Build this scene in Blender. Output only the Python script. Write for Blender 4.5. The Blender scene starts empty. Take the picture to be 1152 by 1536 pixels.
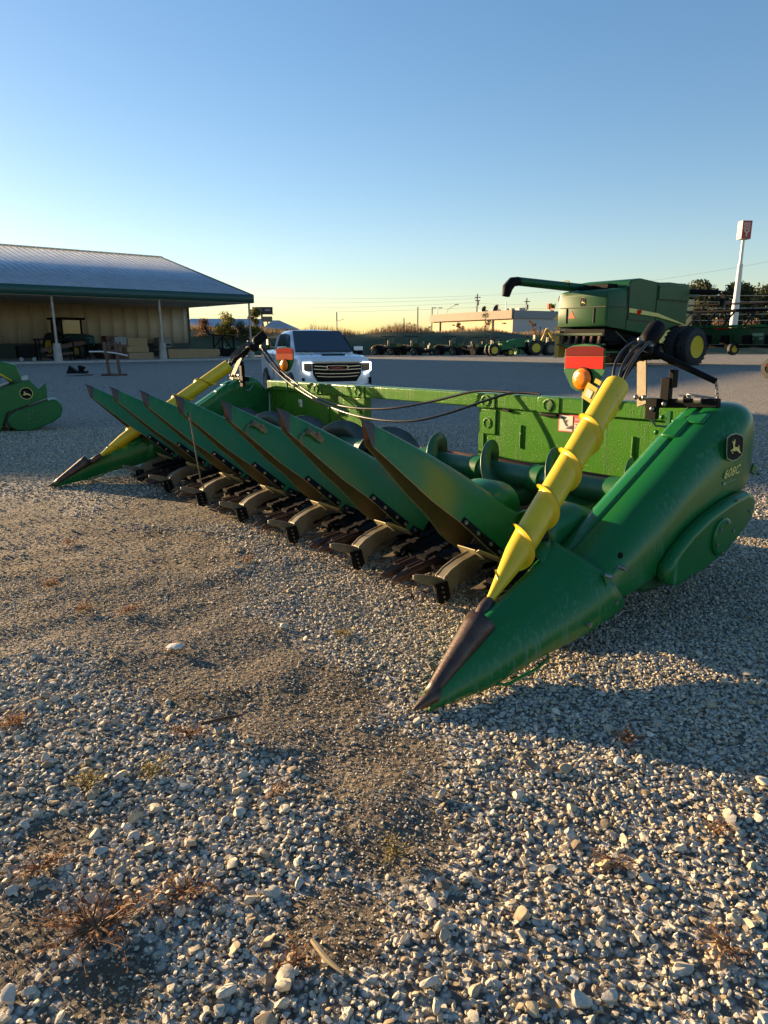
import bpy, bmesh, math, random
import numpy as np
from mathutils import Vector, Matrix, Euler
R_ = math.radians
random.seed(7); rng = np.random.default_rng(7)
SC = bpy.context.scene; COL = SC.collection
# ---------------------------------------------------------------- camera
F, HOR, CAMH = 1045., 512., 1.40
PITCH = math.atan((768-HOR)/F)
cam = bpy.data.cameras.new('camera'); cam.sensor_fit = 'VERTICAL'; cam.sensor_height = 36.0
cam.lens = 36.0*F/1536.; cam.clip_start = .05; cam.clip_end = 3000
camo = bpy.data.objects.new('camera', cam); COL.objects.link(camo)
camo.location = (0, 0, CAMH); camo.rotation_euler = (math.pi/2-PITCH, 0, 0)
SC.camera = camo
# ---------------------------------------------------------------- sky and sun
SUN_AZ, SUN_EL = -55.0, 9.8          # azimuth from +Y (negative = to the left), elevation
w = bpy.data.worlds.new('World'); SC.world = w; w.use_nodes = True
nt = w.node_tree; nt.nodes.clear()
sky = nt.nodes.new('ShaderNodeTexSky'); sky.sky_type = 'NISHITA'; sky.sun_disc = False
sky.sun_elevation = R_(SUN_EL); sky.sun_rotation = R_(SUN_AZ)
sky.altitude = 0; sky.air_density = 1.0; sky.dust_density = 0.2; sky.ozone_density = 1.5
bg = nt.nodes.new('ShaderNodeBackground'); bg.inputs[1].default_value = 0.084
out = nt.nodes.new('ShaderNodeOutputWorld')
hs = nt.nodes.new('ShaderNodeHueSaturation'); hs.inputs['Saturation'].default_value = 1.34
gm = nt.nodes.new('ShaderNodeGamma'); gm.inputs[1].default_value = .82
nt.links.new(sky.outputs[0], gm.inputs[0]); nt.links.new(gm.outputs[0], hs.inputs['Color']); tn = nt.nodes.new('ShaderNodeMix'); tn.data_type = 'RGBA'; tn.blend_type = 'MULTIPLY'; tn.inputs[0].default_value = 1; tn.inputs[7].default_value = (.86, .865, .97, 1)
nt.links.new(hs.outputs[0], tn.inputs[6]); nt.links.new(tn.outputs[2], bg.inputs[0]); nt.links.new(bg.outputs[0], out.inputs[0])
sl = bpy.data.lights.new('sun', 'SUN'); sl.energy = 5.0; sl.angle = R_(.5); sl.color = (1, .70, .38)
slo = bpy.data.objects.new('sun', sl); COL.objects.link(slo)
sd = Vector((math.sin(R_(SUN_AZ))*math.cos(R_(SUN_EL)), math.cos(R_(SUN_AZ))*math.cos(R_(SUN_EL)), math.sin(R_(SUN_EL))))
slo.rotation_euler = (-sd).to_track_quat('-Z', 'Y').to_euler()
slo.location = (0, 0, 30)
SC.view_settings.view_transform = 'Standard'; SC.view_settings.look = 'None'
SC.view_settings.exposure = 1.75; SC.view_settings.gamma = 1
# ---------------------------------------------------------------- helpers
class MB:
    def __init__(s, tf=None): s.v = []; s.f = []; s.tf = tf; s.m = []; s.cur = 0; s.g = []
    def add(s, vs, fs):
        s.g.append((len(s.v), len(s.f))); o = len(s.v); s.v += [tuple(p) for p in vs]; s.f += [tuple(i+o for i in f) for f in fs]; s.m += [s.cur]*len(fs); return s
    def box(s, c, d, rot=None):
        hx, hy, hz = d[0]/2, d[1]/2, d[2]/2
        P = [Vector((x*hx, y*hy, z*hz)) for z in (-1, 1) for y in (-1, 1) for x in (-1, 1)]
        if rot is not None:
            M = rot if isinstance(rot, Matrix) else Euler(rot).to_matrix()
            P = [M @ p for p in P]
        return s.add([p+Vector(c) for p in P], [(0,2,3,1),(4,5,7,6),(0,1,5,4),(2,6,7,3),(0,4,6,2),(1,3,7,5)])
    def bar(s, a, b, wd, ht, up=(0,0,1)):
        a, b = Vector(a), Vector(b); d = b-a; L = d.length; d.normalize(); u = Vector(up)
        y = u.cross(d)
        if y.length < 1e-4: y = Vector((0,1,0)).cross(d)
        y.normalize(); z = d.cross(y)
        return s.box((a+b)/2, (L, wd, ht), Matrix((d, y, z)).transposed())
    def frames(s, pts):
        P = [Vector(p) for p in pts]; T = []
        for i in range(len(P)):
            t = P[min(i+1, len(P)-1)]-P[max(i-1, 0)]
            T.append(t.normalized() if t.length > 1e-9 else Vector((0,0,1)))
        u = T[0].orthogonal().normalized(); fr = []
        for t in T:
            u = (u - t*u.dot(t)); u = u.normalized() if u.length > 1e-6 else t.orthogonal().normalized()
            fr.append((u, t.cross(u)))
        return P, fr
    def tube(s, pts, r, n=10, caps=True):
        P, fr = s.frames(pts); rr = r if hasattr(r, '__len__') else [r]*len(P)
        vs = []; fs = []
        for i, (p, (u, v)) in enumerate(zip(P, fr)):
            for k in range(n):
                a = 2*math.pi*k/n; vs.append(p+(u*math.cos(a)+v*math.sin(a))*rr[i])
        for i in range(len(P)-1):
            for k in range(n):
                fs.append((i*n+k, i*n+(k+1) % n, (i+1)*n+(k+1) % n, (i+1)*n+k))
        if caps: fs.append(tuple(range(n))[::-1]); fs.append(tuple((len(P)-1)*n+k for k in range(n)))
        return s.add(vs, fs)
    def cyl(s, a, b, r0, r1=None, n=16, caps=True): return s.tube([a, b], [r0, r0 if r1 is None else r1], n, caps)
    def rev(s, prof, o, axis, n=24, closed=False):     # prof: (distance along axis, radius)
        ax = Vector(axis).normalized(); u = ax.orthogonal().normalized(); v = ax.cross(u); o = Vector(o); vs = []; fs = []
        for (d, r) in prof:
            for k in range(n):
                a = 2*math.pi*k/n; vs.append(o+ax*d+(u*math.cos(a)+v*math.sin(a))*max(r, 1e-4))
        m = len(prof)
        for i in range(m if closed else m-1):
            j = (i+1) % m
            for k in range(n): fs.append((i*n+k, i*n+(k+1) % n, j*n+(k+1) % n, j*n+k))
        if not closed: fs.append(tuple(range(n))[::-1]); fs.append(tuple((m-1)*n+k for k in range(n)))
        return s.add(vs, fs)
    def loft(s, secs, closed=False, caps=False):
        n = len(secs[0]); vs = [p for q in secs for p in q]; fs = []
        for i in range(len(secs)-1):
            for k in range(n if closed else n-1):
                k2 = (k+1) % n; fs.append((i*n+k, i*n+k2, (i+1)*n+k2, (i+1)*n+k))
        if caps: fs.append(tuple(range(n))[::-1]); fs.append(tuple((len(secs)-1)*n+k for k in range(n)))
        return s.add(vs, fs)
    def prism(s, poly, o, u, v, t):                    # poly in (u,v) plane at o, extruded by vector t
        o, u, v, t = Vector(o), Vector(u), Vector(v), Vector(t); n = len(poly)
        A = [o+u*x+v*y for x, y in poly]; B = [p+t for p in A]
        return s.add(A+B, [tuple(range(n))[::-1], tuple(range(n, 2*n))]+[(i, (i+1) % n, n+(i+1) % n, n+i) for i in range(n)])
    def sph(s, c, r, n=10, sc=(1,1,1)):
        vs = []; fs = []; m = n//2+1
        for i in range(m+1):
            th = math.pi*i/m
            for k in range(n):
                a = 2*math.pi*k/n; vs.append((c[0]+r*sc[0]*math.sin(th)*math.cos(a), c[1]+r*sc[1]*math.sin(th)*math.sin(a), c[2]+r*sc[2]*math.cos(th)))
        for i in range(m):
            for k in range(n): fs.append((i*n+k, i*n+(k+1) % n, (i+1)*n+(k+1) % n, (i+1)*n+k))
        return s.add(vs, fs)
    def each(s, name, mat, parent=None, **k):
        out = []; e = [(q[0], q[1]) for q in s.g]+[(len(s.v), len(s.f))]
        for (v0, f0), (v1, f1) in zip(e, e[1:]):
            m = MB(s.tf); m.v = s.v[v0:v1]; m.f = [tuple(i-v0 for i in q) for q in s.f[f0:f1]]; m.m = [0]*len(m.f); out.append(m.build(name, mat, parent, **k))
        return out
    def build(s, name, mat, parent=None, smooth=35, bevel=0, solid=0, loc=None, rot=None, fix=True, sub=0):
        me = bpy.data.meshes.new(name); V = s.v
        if s.tf: V = [s.tf(p) for p in V]
        me.from_pydata([tuple(p) for p in V], [], s.f)
        mats = mat if isinstance(mat, (list, tuple)) else [mat]
        for m in mats: me.materials.append(m)
        if len(mats) > 1: me.polygons.foreach_set('material_index', s.m)
        if fix or s.tf:
            bm = bmesh.new(); bm.from_mesh(me); bmesh.ops.remove_doubles(bm, verts=bm.verts, dist=1e-6)
            bmesh.ops.recalc_face_normals(bm, faces=bm.faces); bm.to_mesh(me); bm.free()
        if smooth:
            me.shade_smooth(); me.set_sharp_from_angle(angle=R_(smooth))
        o = bpy.data.objects.new(name, me); COL.objects.link(o)
        if parent is not None: o.parent = parent
        if loc is not None: o.location = loc
        if rot is not None: o.rotation_euler = rot
        if solid:
            m = o.modifiers.new('thick', 'SOLIDIFY'); m.thickness = solid; m.offset = 0
        if bevel:
            m = o.modifiers.new('bevel', 'BEVEL'); m.width = bevel; m.segments = 2; m.limit_method = 'ANGLE'; m.angle_limit = R_(40); m.harden_normals = False
        if sub:
            m = o.modifiers.new('sub', 'SUBSURF'); m.levels = sub; m.render_levels = sub
        return o
def tag(o, label=None, cat=None, group=None, kind=None):
    if label: o['label'] = label
    if cat: o['category'] = cat
    if group: o['group'] = group
    if kind: o['kind'] = kind
    return o
def thing(name, label, cat, loc=(0,0,0), rz=0, group=None):
    o = bpy.data.objects.new(name, None); COL.objects.link(o); o.empty_display_size = .2
    o.location = loc; o.rotation_euler = (0,0,rz)
    return tag(o, label, cat, group)
def copy_tree(o, parent=None, top=True):
    c = o.copy(); COL.objects.link(c)
    if parent is not None: c.parent = parent
    for ch in list(o.children): copy_tree(ch, c)
    return c
def interp(x, T): return float(np.interp(x, [a for a, b in T], [b for a, b in T]))
def smooth01(a, b, x):
    t = min(1, max(0, (x-a)/(b-a))); return t*t*(3-2*t)
# ---------------------------------------------------------------- materials
def mat(name, col, rough=.5, metal=0, var=.0, vscale=8, bump=0, bscale=60, col2=None, dirt=None, dirt_amt=0, dscale=3, rvar=0, coat=0, stretch=None, spec=None, emit=None, det=4):
    m = bpy.data.materials.new(name); m.use_nodes = True; N = m.node_tree.nodes; L = m.node_tree.links
    b = N['Principled BSDF']; b.inputs['Roughness'].default_value = rough; b.inputs['Metallic'].default_value = metal
    b.inputs['Base Color'].default_value = (*col, 1)
    if coat: b.inputs['Coat Weight'].default_value = coat; b.inputs['Coat Roughness'].default_value = .08
    if spec is not None: b.inputs['Specular IOR Level'].default_value = spec
    if emit: b.inputs['Emission Color'].default_value = (*emit[0], 1); b.inputs['Emission Strength'].default_value = emit[1]
    tc = N.new('ShaderNodeTexCoord'); mp = N.new('ShaderNodeMapping'); L.new(tc.outputs['Object'], mp.inputs[0])
    if stretch: mp.inputs['Scale'].default_value = stretch
    cur = None
    if var or col2:
        n = N.new('ShaderNodeTexNoise'); n.inputs['Scale'].default_value = vscale; n.inputs['Detail'].default_value = det; n.inputs['Roughness'].default_value = .65
        L.new(mp.outputs[0], n.inputs[0]); r = N.new('ShaderNodeMapRange'); r.inputs[1].default_value = .33; r.inputs[2].default_value = .67
        L.new(n.outputs[0], r.inputs[0]); mx = N.new('ShaderNodeMix'); mx.data_type = 'RGBA'; L.new(r.outputs[0], mx.inputs[0])
        c2 = col2 if col2 else tuple(min(1, c*(1+var)) for c in col); c1 = col if col2 else tuple(c*(1-var) for c in col)
        mx.inputs[6].default_value = (*c1, 1); mx.inputs[7].default_value = (*c2, 1); cur = mx.outputs[2]; L.new(cur, b.inputs['Base Color'])
        if rvar:
            rr = N.new('ShaderNodeMapRange'); rr.inputs[3].default_value = rough-rvar; rr.inputs[4].default_value = rough+rvar
            L.new(n.outputs[0], rr.inputs[0]); rr.inputs[1].default_value = .3; rr.inputs[2].default_value = .7; L.new(rr.outputs[0], b.inputs['Roughness'])
    if dirt:
        n = N.new('ShaderNodeTexNoise'); n.inputs['Scale'].default_value = dscale; n.inputs['Detail'].default_value = 8; n.inputs['Roughness'].default_value = .7
        L.new(tc.outputs['Object'], n.inputs[0]); r = N.new('ShaderNodeMapRange'); r.inputs[1].default_value = .62-.3*dirt_amt; r.inputs[2].default_value = .78-.2*dirt_amt
        L.new(n.outputs[0], r.inputs[0]); mx = N.new('ShaderNodeMix'); mx.data_type = 'RGBA'; L.new(r.outputs[0], mx.inputs[0])
        if cur is not None: L.new(cur, mx.inputs[6])
        else: mx.inputs[6].default_value = (*col, 1)
        mx.inputs[7].default_value = (*dirt, 1); L.new(mx.outputs[2], b.inputs['Base Color'])
    if bump:
        n = N.new('ShaderNodeTexNoise'); n.inputs['Scale'].default_value = bscale; n.inputs['Detail'].default_value = 5
        L.new(mp.outputs[0], n.inputs[0]); bp = N.new('ShaderNodeBump'); bp.inputs['Strength'].default_value = bump; bp.inputs['Distance'].default_value = .01
        L.new(n.outputs[0], bp.inputs['Height']); L.new(bp.outputs[0], b.inputs['Normal'])
    return m
GREEN = (.007, .118, .027)
def streak_green(name, base, c2, sx, sz, drop=0.0, bump=.15, rough=.32, dust=.35, side=False):
    """paint with rain streaks running down (object z) and drops standing on it"""
    m = bpy.data.materials.new(name); m.use_nodes = True; N = m.node_tree.nodes; L = m.node_tree.links
    b = N['Principled BSDF']; b.inputs['Specular IOR Level'].default_value = .35; tc = N.new('ShaderNodeTexCoord')
    mp = N.new('ShaderNodeMapping'); mp.inputs['Scale'].default_value = (sx, sx, sz); L.new(tc.outputs['Object'], mp.inputs[0])
    n = N.new('ShaderNodeTexNoise'); n.inputs['Scale'].default_value = 1; n.inputs['Detail'].default_value = 3; L.new(mp.outputs[0], n.inputs[0])
    n2 = N.new('ShaderNodeTexNoise'); n2.inputs['Scale'].default_value = 2.2; n2.inputs['Detail'].default_value = 4; L.new(tc.outputs['Object'], n2.inputs[0])
    r = N.new('ShaderNodeMapRange'); r.inputs[1].default_value = .53; r.inputs[2].default_value = .63; L.new(n.outputs[0], r.inputs[0])
    r2 = N.new('ShaderNodeMapRange'); r2.inputs[1].default_value = .40; r2.inputs[2].default_value = .62; L.new(n2.outputs[0], r2.inputs[0])
    mu = N.new('ShaderNodeMath'); mu.operation = 'MULTIPLY'; L.new(r.outputs[0], mu.inputs[0]); L.new(r2.outputs[0], mu.inputs[1])
    if side:
        sx_ = N.new('ShaderNodeSeparateXYZ'); L.new(tc.outputs['Normal'], sx_.inputs[0]); ab = N.new('ShaderNodeMath'); ab.operation = 'ABSOLUTE'; L.new(sx_.outputs[1], ab.inputs[0])
        r6 = N.new('ShaderNodeMapRange'); r6.inputs[1].default_value = .45; r6.inputs[2].default_value = .8; L.new(ab.outputs[0], r6.inputs[0])
        m6 = N.new('ShaderNodeMath'); m6.operation = 'MULTIPLY'; L.new(mu.outputs[0], m6.inputs[0]); L.new(r6.outputs[0], m6.inputs[1]); mu = m6
    mx = N.new('ShaderNodeMix'); mx.data_type = 'RGBA'; L.new(mu.outputs[0], mx.inputs[0])
    mx.inputs[6].default_value = (*base, 1); mx.inputs[7].default_value = (*c2, 1)
    # faint large dust
    n3 = N.new('ShaderNodeTexNoise'); n3.inputs['Scale'].default_value = 5; n3.inputs['Detail'].default_value = 8; L.new(tc.outputs['Object'], n3.inputs[0])
    r3 = N.new('ShaderNodeMapRange'); r3.inputs[1].default_value = .55; r3.inputs[2].default_value = .85; r3.inputs[4].default_value = dust; L.new(n3.outputs[0], r3.inputs[0])
    m2 = N.new('ShaderNodeMix'); m2.data_type = 'RGBA'; L.new(r3.outputs[0], m2.inputs[0]); L.new(mx.outputs[2], m2.inputs[6]); m2.inputs[7].default_value = (.10, .13, .06, 1)
    L.new(m2.outputs[2], b.inputs['Base Color'])
    rr = N.new('ShaderNodeMapRange'); rr.inputs[3].default_value = rough; rr.inputs[4].default_value = rough+.25; L.new(mu.outputs[0], rr.inputs[0]); L.new(rr.outputs[0], b.inputs['Roughness'])
    bp = N.new('ShaderNodeBump'); bp.inputs['Strength'].default_value = bump; bp.inputs['Distance'].default_value = .004; L.new(mu.outputs[0], bp.inputs['Height'])
    if drop:
        v = N.new('ShaderNodeTexVoronoi'); v.inputs['Scale'].default_value = 110; L.new(tc.outputs['Object'], v.inputs[0])
        rd = N.new('ShaderNodeMapRange'); rd.inputs[1].default_value = .42; rd.inputs[2].default_value = .12; rd.interpolation_type = 'SMOOTHSTEP'; L.new(v.outputs[0], rd.inputs[0])
        bp2 = N.new('ShaderNodeBump'); bp2.inputs['Strength'].default_value = drop; bp2.inputs['Distance'].default_value = .004
        L.new(rd.outputs[0], bp2.inputs['Height']); L.new(bp.outputs[0], bp2.inputs['Normal']); L.new(bp2.outputs[0], b.inputs['Normal'])
    else: L.new(bp.outputs[0], b.inputs['Normal'])
    return m
M = {}
M['shield'] = streak_green('green_shield_paint', GREEN, (.035, .17, .085), 60, 1.6, bump=.1, dust=.08, rough=.28, side=True)
M['wet'] = streak_green('wet_green_paint', (.050, .185, .012), (.010, .065, .010), 42, .8, drop=1.0, bump=.3, rough=.25)
M['div'] = streak_green('green_divider_paint', (.008, .120, .030), (.018, .15, .055), 30, 3, bump=.06, rough=.30)
M['green'] = mat('green_paint', GREEN, .42, var=.18, vscale=3, dirt=(.05, .085, .03), dirt_amt=.2, dscale=5, spec=.35)
M['cgreen_shade'] = mat('shaded_combine_green', (.004, .068, .018), .45, var=.12, vscale=1.5, spec=.3)  # combine green darkened all over to stand in for shade on it
M['grip'] = mat('gold_grip_tape', (.05, .038, .016), .5, metal=.2, col2=(.20, .15, .07), vscale=260, det=2, bump=.4, bscale=260)
M['dgreen'] = mat('dark_green_paint', (.010, .065, .020), .45, var=.2, dirt=(.06, .055, .035), dirt_amt=.4)
M['yellow'] = mat('yellow_plastic', (.60, .43, .012), .38, var=.07, vscale=4, dirt=(.22, .16, .03), dirt_amt=.06, dscale=22, bump=.05, bscale=9)
M['yrim'] = mat('yellow_rim', (.62, .45, .02), .45, var=.08)
M['rust'] = mat('worn_brown_steel', (.050, .032, .026), .42, metal=.5, var=.4, vscale=14, col2=(.10, .065, .05), bump=.15, bscale=50)
M['tip'] = mat('dark_divider_tip', (.022, .018, .022), .42, var=.3, col2=(.045, .03, .03), vscale=7)
M['tipin'] = mat('brown_tip_inside', (.22, .085, .04), .6, var=.25)
M['olive'] = mat('olive_inside', (.050, .052, .016), .65, var=.3, vscale=3, dirt=(.09, .06, .025), dirt_amt=.5)  # divider insides, olive brown against the green outsides
M['tanl'] = mat('pale_tan_plate', (.34, .29, .15), .5, var=.15, dirt=(.14,.10,.05), dirt_amt=.3)
M['fin'] = mat('worn_fin_edge', (.10, .065, .02), .5, metal=.3, var=.3)
M['tan'] = mat('dusty_tan_steel', (.165, .142, .10), .55, metal=.25, var=.25, vscale=9, dirt=(.09, .065, .04), dirt_amt=.3, bump=.1, bscale=60)
M['steel'] = mat('worn_steel', (.25, .25, .25), .42, metal=.8, var=.3, vscale=12, dirt=(.12, .07, .04), dirt_amt=.2)
M['flight'] = mat('worn_auger_steel', (.03, .05, .04), .38, metal=.4, col2=(.11, .12, .12), vscale=3, stretch=(1, 1, 1), bump=.03)
M['gflight'] = mat('green_auger_paint', (.012,.085,.032), .4, metal=.1, col2=(.03,.12,.06), vscale=4, bump=.03, dirt=(.10,.07,.04), dirt_amt=.15)
M['black'] = mat('black_paint', (.005, .005, .006), .65, var=.3, spec=.12)
M['rubber'] = mat('black_rubber', (.016, .016, .017), .75, var=.3, vscale=6, dirt=(.07, .06, .05), dirt_amt=.2)
M['hose'] = mat('hose_rubber', (.015, .015, .016), .38, var=.2)
M['soil'] = mat('dark_debris', (.035, .024, .017), .9, var=.5, vscale=20, bump=.6, bscale=40, col2=(.10, .06, .035))
M['red'] = mat('red_reflector', (.70, .012, .008), .5, var=.08, vscale=30, spec=.1)
M['dred'] = mat('dark_red_reflector', (.16, .004, .006), .6, spec=.08, var=.1, vscale=30)
M['ored'] = mat('orange_reflector', (.9, .10, .02), .35, var=.08, vscale=30)
M['amber'] = mat('amber_lens', (.9, .22, .01), .18, var=.15, vscale=40, bump=.3, bscale=160)
M['badge'] = mat('badge_black', (.006, .007, .012), .6, spec=.1)
M['byel'] = mat('badge_yellow', (.62, .56, .15), .45)
M['bline'] = mat('badge_line', (.20, .32, .18), .45)
M['label'] = mat('label_white', (.62, .58, .48), .5, var=.06)
M['lred'] = mat('label_red', (.55, .06, .04), .5)
M['lblk'] = mat('label_black', (.03, .02, .02), .6)
M['dkred'] = mat('rusty_red_trough', (.16, .035, .015), .6, var=.4, vscale=6, col2=(.07, .03, .02))
M['edge'] = mat('worn_bright_edge', (.20, .17, .09), .5, metal=.3, var=.4, vscale=25)
M['husk'] = mat('dry_husk', (.16, .10, .05), .9, var=.4, vscale=20, col2=(.36,.26,.14))
M['bungee'] = mat('yellow_tag', (.62, .42, .04), .5, var=.1)
# text helper: mesh from built-in font, unit height 1, origin at left baseline
def text_mesh(txt, shear=0, bold=0, width=1.0):
    c = bpy.data.curves.new('t', 'FONT'); c.body = txt; c.size = 1.0; c.shear = shear; c.offset = bold; c.resolution_u = 3; c.fill_mode = 'FRONT'
    o = bpy.data.objects.new('t', c); me = bpy.data.meshes.new_from_object(o)
    v = [(p.co.x*width, p.co.y) for p in me.vertices]; f = [tuple(p.vertices) for p in me.polygons]
    bpy.data.objects.remove(o); bpy.data.curves.remove(c); bpy.data.meshes.remove(me)
    return v, f
def put_text(mb, txt, o, u, v, h, width=1.0, shear=0, bold=0, center=False, lift=None):
    vs, fs = text_mesh(txt, shear, bold, width); h = h/.7
    if center:
        mx = (min(p[0] for p in vs)+max(p[0] for p in vs))/2; vs = [(x-mx, y) for x, y in vs]
    o, u, v = Vector(o), Vector(u), Vector(v)
    mb.add([o+u*(x*h)+v*(y*h) for x, y in vs], fs); return mb
# ---------------------------------------------------------------- terrain
HS = Vector((-0.61282869, 0.79009859, -0.01360931)); HR = Vector((0.79017177, 0.61288545, 0.0)); HN = HR.cross(HS).normalized()
HO = Vector((0.12702961, 2.44624109, 0))
def G(x, y):
    s = (x-HO.x)*HS.x+(y-HO.y)*HS.y
    z = -.0138*min(14, max(-4, s))
    z += .34*smooth01(21, 36, y)
    return z
# ================================================================= ground
def ground_material():
    m = bpy.data.materials.new('gravel_ground'); m.use_nodes = True; N = m.node_tree.nodes; L = m.node_tree.links
    b = N['Principled BSDF']; b.inputs['Roughness'].default_value = .92; b.inputs['Specular IOR Level'].default_value = .25
    tc = N.new('ShaderNodeTexCoord')
    def noise(sc, det=6, ro=.6, src=None):
        n = N.new('ShaderNodeTexNoise'); n.inputs['Scale'].default_value = sc; n.inputs['Detail'].default_value = det; n.inputs['Roughness'].default_value = ro
        L.new(src if src else tc.outputs['Object'], n.inputs[0]); return n.outputs[0]
    def rng_(src, a, b_, c=0, d=1):
        r = N.new('ShaderNodeMapRange'); r.inputs[1].default_value = a; r.inputs[2].default_value = b_; r.inputs[3].default_value = c; r.inputs[4].default_value = d
        L.new(src, r.inputs[0]); return r.outputs[0]
    def mix(f, a, c):
        x = N.new('ShaderNodeMix'); x.data_type = 'RGBA'; L.new(f, x.inputs[0])
        for i, q in ((6, a), (7, c)):
            if isinstance(q, tuple): x.inputs[i].default_value = (*q, 1)
            else: L.new(q, x.inputs[i])
        return x.outputs[2]
    at = N.new('ShaderNodeAttribute'); at.attribute_name = 'dirt'
    v1 = N.new('ShaderNodeTexVoronoi'); v1.inputs['Scale'].default_value = 34; L.new(tc.outputs['Object'], v1.inputs[0])
    v2 = N.new('ShaderNodeTexVoronoi'); v2.inputs['Scale'].default_value = 95; L.new(tc.outputs['Object'], v2.inputs[0])
    bw = N.new('ShaderNodeRGBToBW'); L.new(v1.outputs['Color'], bw.inputs[0])
    bw2 = N.new('ShaderNodeRGBToBW'); L.new(v2.outputs['Color'], bw2.inputs[0])
    grav = mix(bw.outputs[0], (.36, .33, .28), (.70, .655, .56))
    grav = mix(rng_(v1.outputs['Distance'], .3, .55), grav, (.12, .105, .085))
    fine = mix(bw2.outputs[0], (.09, .075, .055), (.26, .22, .16))
    dirt = mix(rng_(noise(3.2, 8, .7), .35, .65), (.072, .056, .038), (.135, .105, .070))
    dirt = mix(rng_(bw2.outputs[0], .72, .8), dirt, fine)
    far = N.new('ShaderNodeSeparateXYZ'); L.new(tc.outputs['Object'], far.inputs[0])
    dn = N.new('ShaderNodeMath'); dn.operation = 'ADD'; L.new(at.outputs['Fac'], dn.inputs[0]); L.new(rng_(noise(1.3, 6, .7), .3, .7, -.22, .22), dn.inputs[1])
    col = mix(rng_(dn.outputs[0], .35, .65), grav, dirt)
    # broad patches of tracked, darker gravel
    st = N.new('ShaderNodeMapping'); st.inputs['Scale'].default_value = (.10, .42, 1); st.inputs['Rotation'].default_value = (0, 0, .25); L.new(tc.outputs['Object'], st.inputs[0])
    col = mix(rng_(noise(1.0, 5, .65, st.outputs[0]), .42, .66, 0, .62), col, (.26, .24, .205))
    n5 = N.new('ShaderNodeTexNoise'); n5.inputs['Scale'].default_value = 9; n5.inputs['Detail'].default_value = 8; n5.inputs['Roughness'].default_value = .85; L.new(tc.outputs['Object'], n5.inputs[0])
    sc5 = N.new('ShaderNodeVectorMath'); sc5.operation = 'SCALE'; L.new(col, sc5.inputs[0]); L.new(rng_(n5.outputs[0], .35, .65, .72, 1.28), sc5.inputs['Scale']); col = sc5.outputs[0]
    L.new(col, b.inputs['Base Color'])
    bp = N.new('ShaderNodeBump'); bp.inputs['Strength'].default_value = .9; bp.inputs['Distance'].default_value = .016
    h = N.new('ShaderNodeMath'); h.operation = 'MULTIPLY_ADD'; L.new(v1.outputs['Distance'], h.inputs[0]); h.inputs[1].default_value = -1.0
    L.new(rng_(noise(160, 3), 0, 1, 0, .5), h.inputs[2]); L.new(h.outputs[0], bp.inputs['Height']); L.new(bp.outputs[0], b.inputs['Normal'])
    return m
DIRT = [((-3.6, 5.6), .9), ((-2.9, 4.9), 1.0), ((-1.9, 4.4), .95), ((-1.35, 3.65), .62), ((-.9, 3.1), .42), ((-.67, 2.83), .36), ((-.35, 2.55), .33), ((-.05, 2.12), .24), ((.03, 1.75), .18), ((-.12, 1.42), .13), ((-1.7, 6.2), .8), ((-.6, 1.25), .10), ((-.95, 1.35), .16), ((-.95, 1.75), .10), ((-2.0, 3.2), .35)]
def dirt_at(x, y):
    d = 0
    for (cx, cy), r in DIRT:
        q = ((x-cx)**2+(y-cy)**2)/(r*r); d = max(d, math.exp(-q*q*.6) if q < 3 else 0)
    return d
def dirt_np(x, y):
    d = np.zeros_like(x)
    for (cx, cy), r in DIRT:
        q = ((x-cx)**2+(y-cy)**2)/(r*r); d = np.maximum(d, np.where(q < 3, np.exp(-q*q*.6), 0))
    return d
def wob(x, y):   # small undulation of the near ground
    return .012*np.sin(1.9*x+.7*y+.5)*np.cos(1.3*y-.6*x)+.006*np.sin(5.1*x-2.2*y)*np.sin(4.3*y+1.1*x)
_wr = np.random.default_rng(4); WV = []
for _k in range(26):
    lam = _wr.uniform(.10, .55); an = _wr.normal(2.1, 1.0); WV.append((math.cos(an)*6.283/lam, math.sin(an)*6.283/lam, _wr.uniform(0, 6.28), lam*.0030))
def relief(x, y):    # tyre-tracked, washed relief of the near ground
    z = np.zeros_like(x)
    for a, b, c, h in WV: z = z+h*np.sin(a*x+b*y+c)
    return z
def G_np(x, y):
    s = (x-HO.x)*HS.x+(y-HO.y)*HS.y
    z = -.0138*np.clip(s, -4, 14); t = np.clip((y-21)/15, 0, 1); z = z+.34*t*t*(3-2*t)
    fade = np.clip((9-np.hypot(x, y))/5, 0, 1)
    return z+(wob(x, y)+relief(x, y)*(.5+.5*dirt_np(x, y)))*fade
def build_ground():
    ys = np.concatenate([np.linspace(-6, 0, 8), np.linspace(.3, 10, 300), np.linspace(10.6, 40, 40), np.linspace(44, 120, 20), [160, 260, 500, 1200, 2400]])
    xs0 = np.linspace(-1, 1, 301); V = []
    nx = len(xs0)
    X = np.zeros((len(ys), nx)); Y = np.zeros_like(X)
    for i, y in enumerate(ys):
        hw = max(8, abs(y)*1.6+6); X[i] = np.sign(xs0)*np.abs(xs0)**1.5*hw; Y[i] = y
    Z = G_np(X, Y)
    v = np.stack([X.ravel(), Y.ravel(), Z.ravel()], 1)
    f = [(i*nx+k, i*nx+k+1, (i+1)*nx+k+1, (i+1)*nx+k) for i in range(len(ys)-1) for k in range(nx-1)]
    me = bpy.data.meshes.new('ground'); me.from_pydata(v.tolist(), [], f); me.materials.append(ground_material())
    a = me.attributes.new('dirt', 'FLOAT', 'POINT'); a.data.foreach_set('value', dirt_np(X.ravel(), Y.ravel()).astype(np.float32))
    me.shade_smooth(); o = bpy.data.objects.new('ground', me); COL.objects.link(o); tag(o, kind='structure'); return o
build_ground()
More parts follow.
